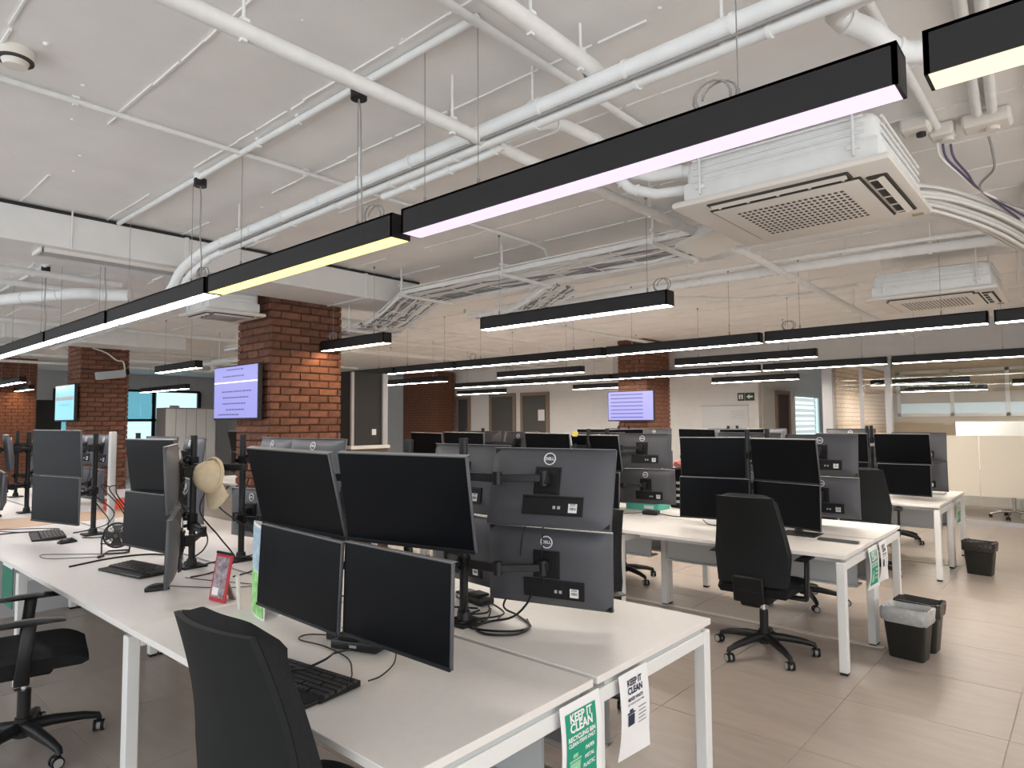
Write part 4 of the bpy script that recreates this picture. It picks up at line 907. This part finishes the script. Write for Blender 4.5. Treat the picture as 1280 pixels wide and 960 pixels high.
tag(MB().box((1.97, 6.28, TOPZ+.39), (.05, .06, .78), bev=.01, seg=2).build('grey_upright', mat('pale_grey_plastic', (.55, .54, .52), .5)), 'slim pale grey upright standing behind the third seat pole', 'panel')
# cap hanging on a monitor arm
t = thing('cap', 'beige baseball cap hanging on a black strap between the left monitors', 'cap', (1.58, 3.50, 1.30), (R(10), R(82), R(205)))
def crown(u, v): a = 2*math.pi*u; e = v*math.pi/2; return Vector((.088*math.cos(a)*math.cos(e)*(1+.12*math.cos(a)), .078*math.sin(a)*math.cos(e), .115*math.sin(e)))
mb = MB(); mb.grid(crown, 24, 8); bmesh.ops.remove_doubles(mb.bm, verts=mb.bm.verts, dist=.0005); bmesh.ops.solidify(mb.bm, geom=mb.bm.faces[:], thickness=.003); mb.build('crown', capm, t, smooth=70)
def visor(dz):
    return lambda u, v: Vector((.086*math.cos((u-.5)*2.3)+.085*v*math.cos((u-.5)*1.6)+.008, .080*math.sin((u-.5)*2.3)*(1+.08*v), dz-.018*v-.05*((u-.5)**2)*v*2))
MB().slab(visor(.003), visor(-.001), 12, 6).build('visor', capm, t, smooth=60)
MB().sph((0, 0, .115), .008, (1, 1, .5)).build('button', capm, t, smooth=60)
MB().tube([(.085*math.cos(a)*1.06, .079*math.sin(a), .012) for a in [k*math.pi/10 for k in range(20)]], .006, 6, closed=True, flat=2).build('sweat_band', capm, t, smooth=60)
t = tag(MB().box((1.66, 3.55, 1.335), (.05, .26, .038), (0, R(6), R(28)), bev=.004).build('black_strap', blk2), 'black strap bar holding the beige cap', 'strap')
# -------- second bench
t = thing('teal_box', 'flat teal box under a grey folder on the second bench', 'box', (5.66, 3.26, TOPZ), (0, 0, R(-90)))
MB().box((0, 0, .03), (.34, .24, .058), bev=.003).build('carton', teal, t); MB().box((.08, -.1205, .03), (.10, .002, .03)).build('white_print', paperw, t)
tag(MB().box((5.66, 3.28, TOPZ+.075), (.25, .32, .03), (0, 0, R(4)), bev=.004).build('folder', mat('dark_grey_folder', (.09, .08, .08), .5)), 'dark grey folder lying on the teal box', 'folder')
tag(MB().box((5.30, 3.02, TOPZ+.02), (.09, .14, .035), (0, 0, R(10)), bev=.008, seg=2).build('card_reader', blk), 'small dark card reader on the second bench in front of the teal box', 'card reader')
cable([(5.30, 3.09, .745), (5.22, 3.2, .736), (5.16, 3.26, .736), (5.2, 3.32, .736), (5.3, 3.3, .736)], .003, 'thin cable beside the card reader on the second bench')
cable([(5.32, 2.95, .745), (5.30, 2.8, .737), (5.35, 2.6, .737)], .004, 'black cable right of the card reader on the second bench')
cable([(5.12, 2.44, .76), (5.06, 2.36, .737), (5.08, 2.26, .737), (5.2, 2.2, .737)], .004, 'black cable below the left monitors of the second bench')
t = tag(MB().box((5.95, 3.05, TOPZ+.19), (.14, .18, .38), bev=.01).build('computer_case', blk), 'black small computer case beside the teal box', 'computer')
for k in range(4): MB().box((5.878, 3.03, TOPZ+.06+.06*k), (.004, .08, .025)).build('white_tag', sticker, t)
mb = MB(); rv = random.Random(9); mb.sph((5.95, 3.05, TOPZ+.42), .075, (1, 1.1, .6), 14)
for v in mb.bm.verts: v.co += Vector((rv.uniform(-.012, .012), rv.uniform(-.012, .012), rv.uniform(-.008, .015)))
tag(mb.build('paper_bundle', pinkm), 'crumpled pink and white paper bundle on the black computer case', 'paper')
tag(MB().box((8.75, 1.42, TOPZ+.012), (.20, .28, .022), bev=.006).build('closed_laptop', mat('silver_plastic', (.62, .60, .58), .35)), 'thin pale closed laptop lying on the third bench', 'laptop')
tag(MB().box((5.055, 3.67, 1.452), (.012, .055, .045)).build('sticky_note', mat('yellow_note', (.80, .62, .12), .7), None), 'small yellow note stuck on top of a second bench monitor', 'note')
cupm = mat('smoked_plastic', (.16, .155, .17), .25)
for k, y in enumerate((4.46, 3.96)):
    pass
# -------- hanging notices
def notice(x0, x1, y, ztop, drop, label, kind, curl=.012):
    t = thing('hanging_notice', label, 'notice', ((x0+x1)/2, y, ztop)); w = x1-x0
    def fr(u, v): return Vector((-w/2+w*u, -.004-curl*math.sin(v*3.0)-curl*1.4*max(0, .25-v)*4*(u-.3), -drop*(1-v)))
    MB().slab(lambda u, v: fr(u, v), lambda u, v: fr(u, v)+Vector((0, .0012, 0)), 8, 10).build('sheet', paperw, t, smooth=60)
    def onface(u, v, off=.0016): return fr(u, v)+Vector((0, -off, 0))
    def tline(s, u, v, size, m, bold=.02, part='lettering', ax='CENTER'):
        mb = MB(); text_into(mb, s, size, Matrix.Identity(4), bold, 0, ax)
        cu, cv = u, v
        for q in mb.bm.verts:
            q.co = onface(cu+q.co.x/w, cv+q.co.y/drop, .0022)
        mb.build(part, m, t)
    if kind == 'green':
        MB().grid(lambda u, v: onface(.10+.76*u, .10+.80*v), 8, 8).build('green_panel', green, t)
        for s, v, z in (('KEEP IT', .83, .026), ('CLEAN', .725, .028), ('RECYCLING BIN', .615, .0145), ('CLEAN ITEMS ONLY', .55, .0115)): tline(s, .48, v, z*w/.155, sticker, .035)
        for s, v in (('PAPER', .44), ('METAL', .34), ('PLASTIC', .24)): tline(s, .67, v, .0125*w/.155, sticker, .03)
        pale = mat('pale_green_print', (.30, .62, .38), .7)
        MB().grid(lambda u, v: onface(.18+.26*u, .17+.18*v, .0022), 2, 2).build('bin_print', pale, t)
        MB().grid(lambda u, v: onface(.16+.30*u, .36+.025*v, .0022), 2, 2).grid(lambda u, v: onface(.25+.12*u, .40+.045*v, .0022), 2, 2).build('lid_print', pale, t)
        mk = MB()
        for k in range(3):
            a = k*2.094+.5
            for p in ((a, a+1.2),):
                A = [(.052*math.cos(p[0]), .052*math.sin(p[0])), (.052*math.cos(p[1]), .052*math.sin(p[1])), (.03*math.cos(p[1]), .03*math.sin(p[1])), (.03*math.cos(p[0]), .03*math.sin(p[0]))]
                mk.bm.faces.new([mk.bm.verts.new(onface(.31+dx*1.1, .26+dy*.55, .003)) for dx, dy in A])
        mk.build('recycle_mark', sticker, t)
    else:
        for s, v, z in (('KEEP IT', .87, .026), ('CLEAN', .775, .028), ('MIXED WASTE', .68, .0135), ('NOT FOR RECYCLING ITEMS', .625, .0075)): tline(s, .50, v, z*w/.17, navy, .035 if z > .01 else .02)
        MB().grid(lambda u, v: onface(.22+.22*u, .38+.13*v, .002), 2, 2).grid(lambda u, v: onface(.20+.26*u, .518+.02*v, .002), 2, 2).grid(lambda u, v: onface(.27+.12*u, .54+.03*v, .002), 2, 2).build('bin_print', navy, t)
        for k in range(5): MB().grid(lambda u, v: onface(.58+(.28-.03*(k % 2))*u, .54-.045*k+.008*v, .002), 1, 1).build('small_print', navy, t)
    return t
notice(1.62, 1.83, 1.253, .704, .27, 'notice with a green recycling panel hung on the foremost desk end', 'green')
notice(1.95, 2.135, 1.253, .704, .285, 'white notice with dark blue lettering, beside the green notice on the foremost desk end', 'navy')
notice(4.93, 5.16, 1.183, .704, .28, 'small white and green notice hung on the end of the second bench', 'green', .016)
notice(5.225, 5.42, 1.183, .704, .28, 'small dark lettered notice on the second bench end, beside the green one', 'navy', .016)
notice(8.44, 8.70, 1.153, .704, .27, 'small white and green notice hung on the end of the third bench', 'green', .012)
# -------- bins
def bin_(x, y, rz, label, bag, bagm=baggrey):
    t = thing('waste_bin', label, 'bin', (x, y, 0), (0, 0, R(rz)))
    def rect(w, d, r, n=5):
        out = []
        for cx, cy, a0 in ((w/2-r, d/2-r, 0), (-w/2+r, d/2-r, 90), (-w/2+r, -d/2+r, 180), (w/2-r, -d/2+r, 270)):
            for k in range(n+1): a = R(a0+90*k/n); out.append((cx+r*math.cos(a), cy+r*math.sin(a)))
        return out
    def loft(secs, name, m, cap=False, jit=0, par=None):
        mb = MB(); rv = random.Random(int(x*100)); rings = []
        for w, d, r, z in secs: rings.append([mb.bm.verts.new((a+rv.uniform(-jit, jit), b+rv.uniform(-jit, jit), z+rv.uniform(-jit, jit))) for a, b in rect(w, d, r)])
        for A, B_ in zip(rings, rings[1:]):
            for k in range(len(A)): mb.bm.faces.new((A[k], A[(k+1) % len(A)], B_[(k+1) % len(A)], B_[k]))
        if cap: mb.bm.faces.new(rings[0][::-1])
        return mb.build(name, m, t, smooth=50)
    loft([(.20, .13, .02, .0), (.21, .14, .025, .006), (.265, .185, .03, .30), (.275, .195, .03, .305), (.275, .195, .03, .315), (.262, .182, .03, .315), (.255, .175, .03, .30), (.20, .13, .02, .01)], 'tub', binm, True)
    if bag: loft([(.262, .184, .03, .235), (.278, .20, .034, .245), (.286, .208, .036, .30), (.284, .206, .036, .328), (.262, .182, .03, .330), (.235, .155, .03, .29), (.21, .14, .03, .15)], 'bin_bag', bagm, jit=.006)
    return t
bin_(5.07, .985, 84, 'black waste bin with a pale grey liner, front one of two by the second bench', True)
bin_(5.31, .96, 86, 'black waste bin with a crumpled black liner behind the grey lined one', True, bagblack)
bin_(8.22, .93, 84, 'black waste bin by the end of the third bench', True, bagblack)
# -------- screens
def tv(x, y, z, w, h, label, kind):
    t = thing('wall_screen', label, 'screen', (x, y, z))        # faces -X
    MB().box((0, 0, 0), (.045, w, h), bev=.004).box((.045, 0, 0), (.05, w*.7, h*.7), bev=.01).build('casing', blk, t)
    MB().box((-.0235, 0, .004), (.003, w-.03, h-.035)).build('lit_panel', tvblue if kind == 'blue' else tvlit, t)
    if kind == 'text':
        rv = random.Random(3)
        for k, (v, a, b) in enumerate(((.42, .30, .62), (.30, .22, .70), (.02, .20, .85), (-.09, .22, .78), (-.20, .22, .70), (-.31, .30, .70), (-.40, .12, .60))):
            mb = MB(); q = a
            while q < b: l = .02+rv.random()*.05; mb.box((-.0255, w/2-w*q-w*l/2, h*v), (.001, w*l*.9, h*.022)); q += l+.008
            mb.build('text_line', tvbar, t)
        MB().box((-.0256, 0, h*.19), (.001, w-.03, h*.022)).build('white_line', tvline, t)
    elif kind == 'bars':
        for k in range(7): MB().box((-.0256, w*.08, h*(.38-.125*k)), (.001, w*.70, h*.03)).build('text_line', tvbar, t)
    else:
        MB().box((-.0256, 0, -h*.06), (.001, w*.5, h*.06)).build('dark_band', skyb, t); MB().box((-.0256, 0, h*.12), (.001, w*.9, h*.10)).build('pale_band', paperw, t)
    return t
tv(3.235, 6.66, 1.893, .97, .57, 'lilac lit wall screen with text lines on the nearest brick column', 'text')
tv(3.29, 12.75, 1.93, 1.05, .60, 'blue lit wall screen on the second brick column', 'blue')
tv(10.60, 6.42, 1.85, .98, .56, 'lilac lit screen with stripes in front of the back wall', 'bars')
# -------- back wall things
t = thing('whiteboard', 'white board with faint handwriting on the back wall', 'whiteboard', (13.98, 6.1, 1.55))
MB().box((0, 0, 0), (.02, 1.05, .68)).build('board', mat('whiteboard_enamel', (.68, .69, .70), .25), t)
MB().box((-.008, 0, .345), (.03, 1.09, .02)).box((-.008, 0, -.345), (.03, 1.09, .02)).build('frame', frameg, t); MB().box((-.03, 0, -.36), (.05, .5, .015)).build('pen_tray', frameg, t)
mb = MB(); rv = random.Random(1)
for k in range(4):
    pts = [(-.0115, -.15-.30*q/14+.0, .22-.05*k+rv.uniform(-.012, .012)) for q in range(15)]; mb.tube(pts, .003, 4)
mb.build('handwriting', mat('grey_marker', (.35, .36, .38), .6), t)
for k, (y, arrow) in enumerate(((5.72, False), (5.53, True))):
    t = thing('exit_sign', 'dark green exit sign with a white %s on the back wall' % ('arrow' if arrow else 'running figure'), 'sign', (13.985, y, 2.08))
    MB().box((0, 0, 0), (.02, .15 if not arrow else .20, .17), bev=.003).build('plate', signg, t)
    if arrow: MB().prism([(.07, 0), (0, .055), (0, .02), (-.07, .02), (-.07, -.02), (0, -.02), (0, -.055)], 'x', -.012, -.0105).build('arrow_mark', sticker, t)
    else: MB().prism([(.045, .05), (-.045, .05), (-.045, -.05), (.045, -.05)], 'x', -.0115, -.0105).build('door_mark', sticker, t); MB().cyl((-.0125, .0, .03), (-.0115, .0, .03), .012, n=10).box((-.012, 0, -.005), (.001, .02, .04), (R(15), 0, 0)).box((-.012, -.012, -.035), (.001, .012, .03), (R(-30), 0, 0)).box((-.012, .012, -.035), (.001, .012, .03), (R(30), 0, 0)).build('figure_mark', signg, t)
t = thing('shelf_unit', 'low pale shelf with small boxes under the whiteboard', 'shelf', (13.7, 5.95, 0)); MB().box((0, 0, .55), (.4, 1.5, 1.1)).build('carcass', cab, t); MB().box((0, 0, 1.115), (.44, 1.56, .03)).build('shelf_top', lam, t)
for k in range(4): tag(MB().box((13.68, 5.5+.16*k, 1.20), (.12, .11, .14), bev=.006).build('small_box', [brownm, framem, beige, blk][k]), '%s small box on the low shelf under the whiteboard' % ['brown', 'light brown', 'beige', 'black'][k], 'box')
# cabinets far left
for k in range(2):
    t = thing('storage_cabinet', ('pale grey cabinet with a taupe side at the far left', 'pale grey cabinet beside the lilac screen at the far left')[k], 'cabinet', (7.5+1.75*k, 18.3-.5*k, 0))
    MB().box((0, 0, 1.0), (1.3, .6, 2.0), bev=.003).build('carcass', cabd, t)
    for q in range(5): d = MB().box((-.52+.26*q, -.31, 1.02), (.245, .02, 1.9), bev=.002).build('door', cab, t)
for k in range(2):
    t = thing('dark_partition', ('dark tall panel right of the second brick column', 'dark tall panel right of the farthest brick column')[k], 'partition', ((5.0, 17.0, 0), (4.7, 19.8, 0))[k])
    MB().box((0, 0, 1.1), (.55, .06, 2.2)).build('panel', dark, t); MB().box((.29, 0, 1.1), (.04, .08, 2.2)).build('post', blk, t)
# tall black cabinet right of the nearest column
t = thing('tall_black_cabinet', 'tall black cabinet with grey frame just right of the nearest brick column', 'cabinet', (4.76, 6.66, 0))
MB().box((0, 0, .635), (.53, .43, 1.27)).build('base_unit', brownm, t); MB().box((0, 0, 1.285), (.56, .46, .04)).build('pale_ledge', lam, t); MB().box((0, 0, 1.735), (.48, .38, .86)).build('dark_case', dark, t)
MB().box((-.24, -.19, 1.735), (.035, .03, .86)).box((.22, -.20, 1.735), (.07, .03, .86)).build('grey_frame', frameg, t); MB().box((.07, -.192, 1.46), (.06, .006, .07)).build('white_label', sticker, t)
# tilted lamp on the second column + its cable
t = thing('strip_light', 'tilted white strip lamp fixed on the second brick column', 'lamp', (3.78, 12.24, 2.40), (0, R(-9), 0))
MB().box((0, 0, 0), (.44, .09, .12), bev=.006).build('housing', mat('grey_white_metal', (.50, .53, .58), .5), t); MB().box((.25, 0, .02), (.07, .06, .09), bev=.01).build('end_cap', blk, t); MB().box((0, -.01, -.064), (.40, .05, .008)).build('diffuser', acw, t)
cable([(3.5, 12.22, 2.82), (3.7, 12.2, 2.75), (3.85, 12.2, 2.64), (3.95, 12.2, 2.62), (3.98, 12.2, 2.48)], .012, 'pale cable drooping above the tilted strip lamp', acw)
# meeting room furniture seen through the glass
t = thing('meeting_table', 'white topped meeting table behind the frosted glass', 'table', (13.6, .9, 0)); MB().box((0, 0, .73), (1.2, 2.6, .03), bev=.003).build('tabletop', lam, t)
for sx in (-.52, .52):
    for sy in (-1.2, .0, 1.2): MB().box((sx, sy, .357), (.05, .05, .715)).build('leg', steelw, t)
def chrome_chair(x, y, rz, label):
    t = thing('meeting_chair', label, 'chair', (x, y, 0), (0, 0, R(rz)), 'meeting room chairs')
    b = MB(); b.cyl((0, 0, .06), (0, 0, .42), .026, n=14)
    for k in range(5):
        a = 2*math.pi*k/5+.3; b.tube([(0, 0, .12), (.15*math.cos(a), .15*math.sin(a), .11), (.31*math.cos(a), .31*math.sin(a), .06)], [.028, .024, .017], 8)
        c = put('caster', CM, t, (.32*math.cos(a), .32*math.sin(a), 0), (0, 0, a))
    b.build('star_base', chrome, t, smooth=50); MB().box((0, 0, .46), (.48, .48, .06), bev=.025, seg=2).build('seat', fabric, t, smooth=50)
    MB().slab(lambda u, v: Vector((-.22-.10*v, -.22+.44*u, .55+.52*v)), lambda u, v: Vector((-.245-.10*v, -.22+.44*u, .55+.52*v)), 6, 6).build('backrest', mat('white_mesh', (.75, .74, .72), .6), t); return t
chrome_chair(13.05, 1.0, 8, 'meeting chair with a chrome star base behind the frosted glass')
chrome_chair(15.0, 2.75, 185, 'white backed meeting chair seen above the frosted band')
tag(MB().box((14.8, 1.25, .76), (.5, 1.35, 1.52), bev=.004).build('media_cabinet', mat('bright_white_panel', (.88, .88, .87), .5)), 'bright white cabinet in the meeting room above the frosted band', 'cabinet')
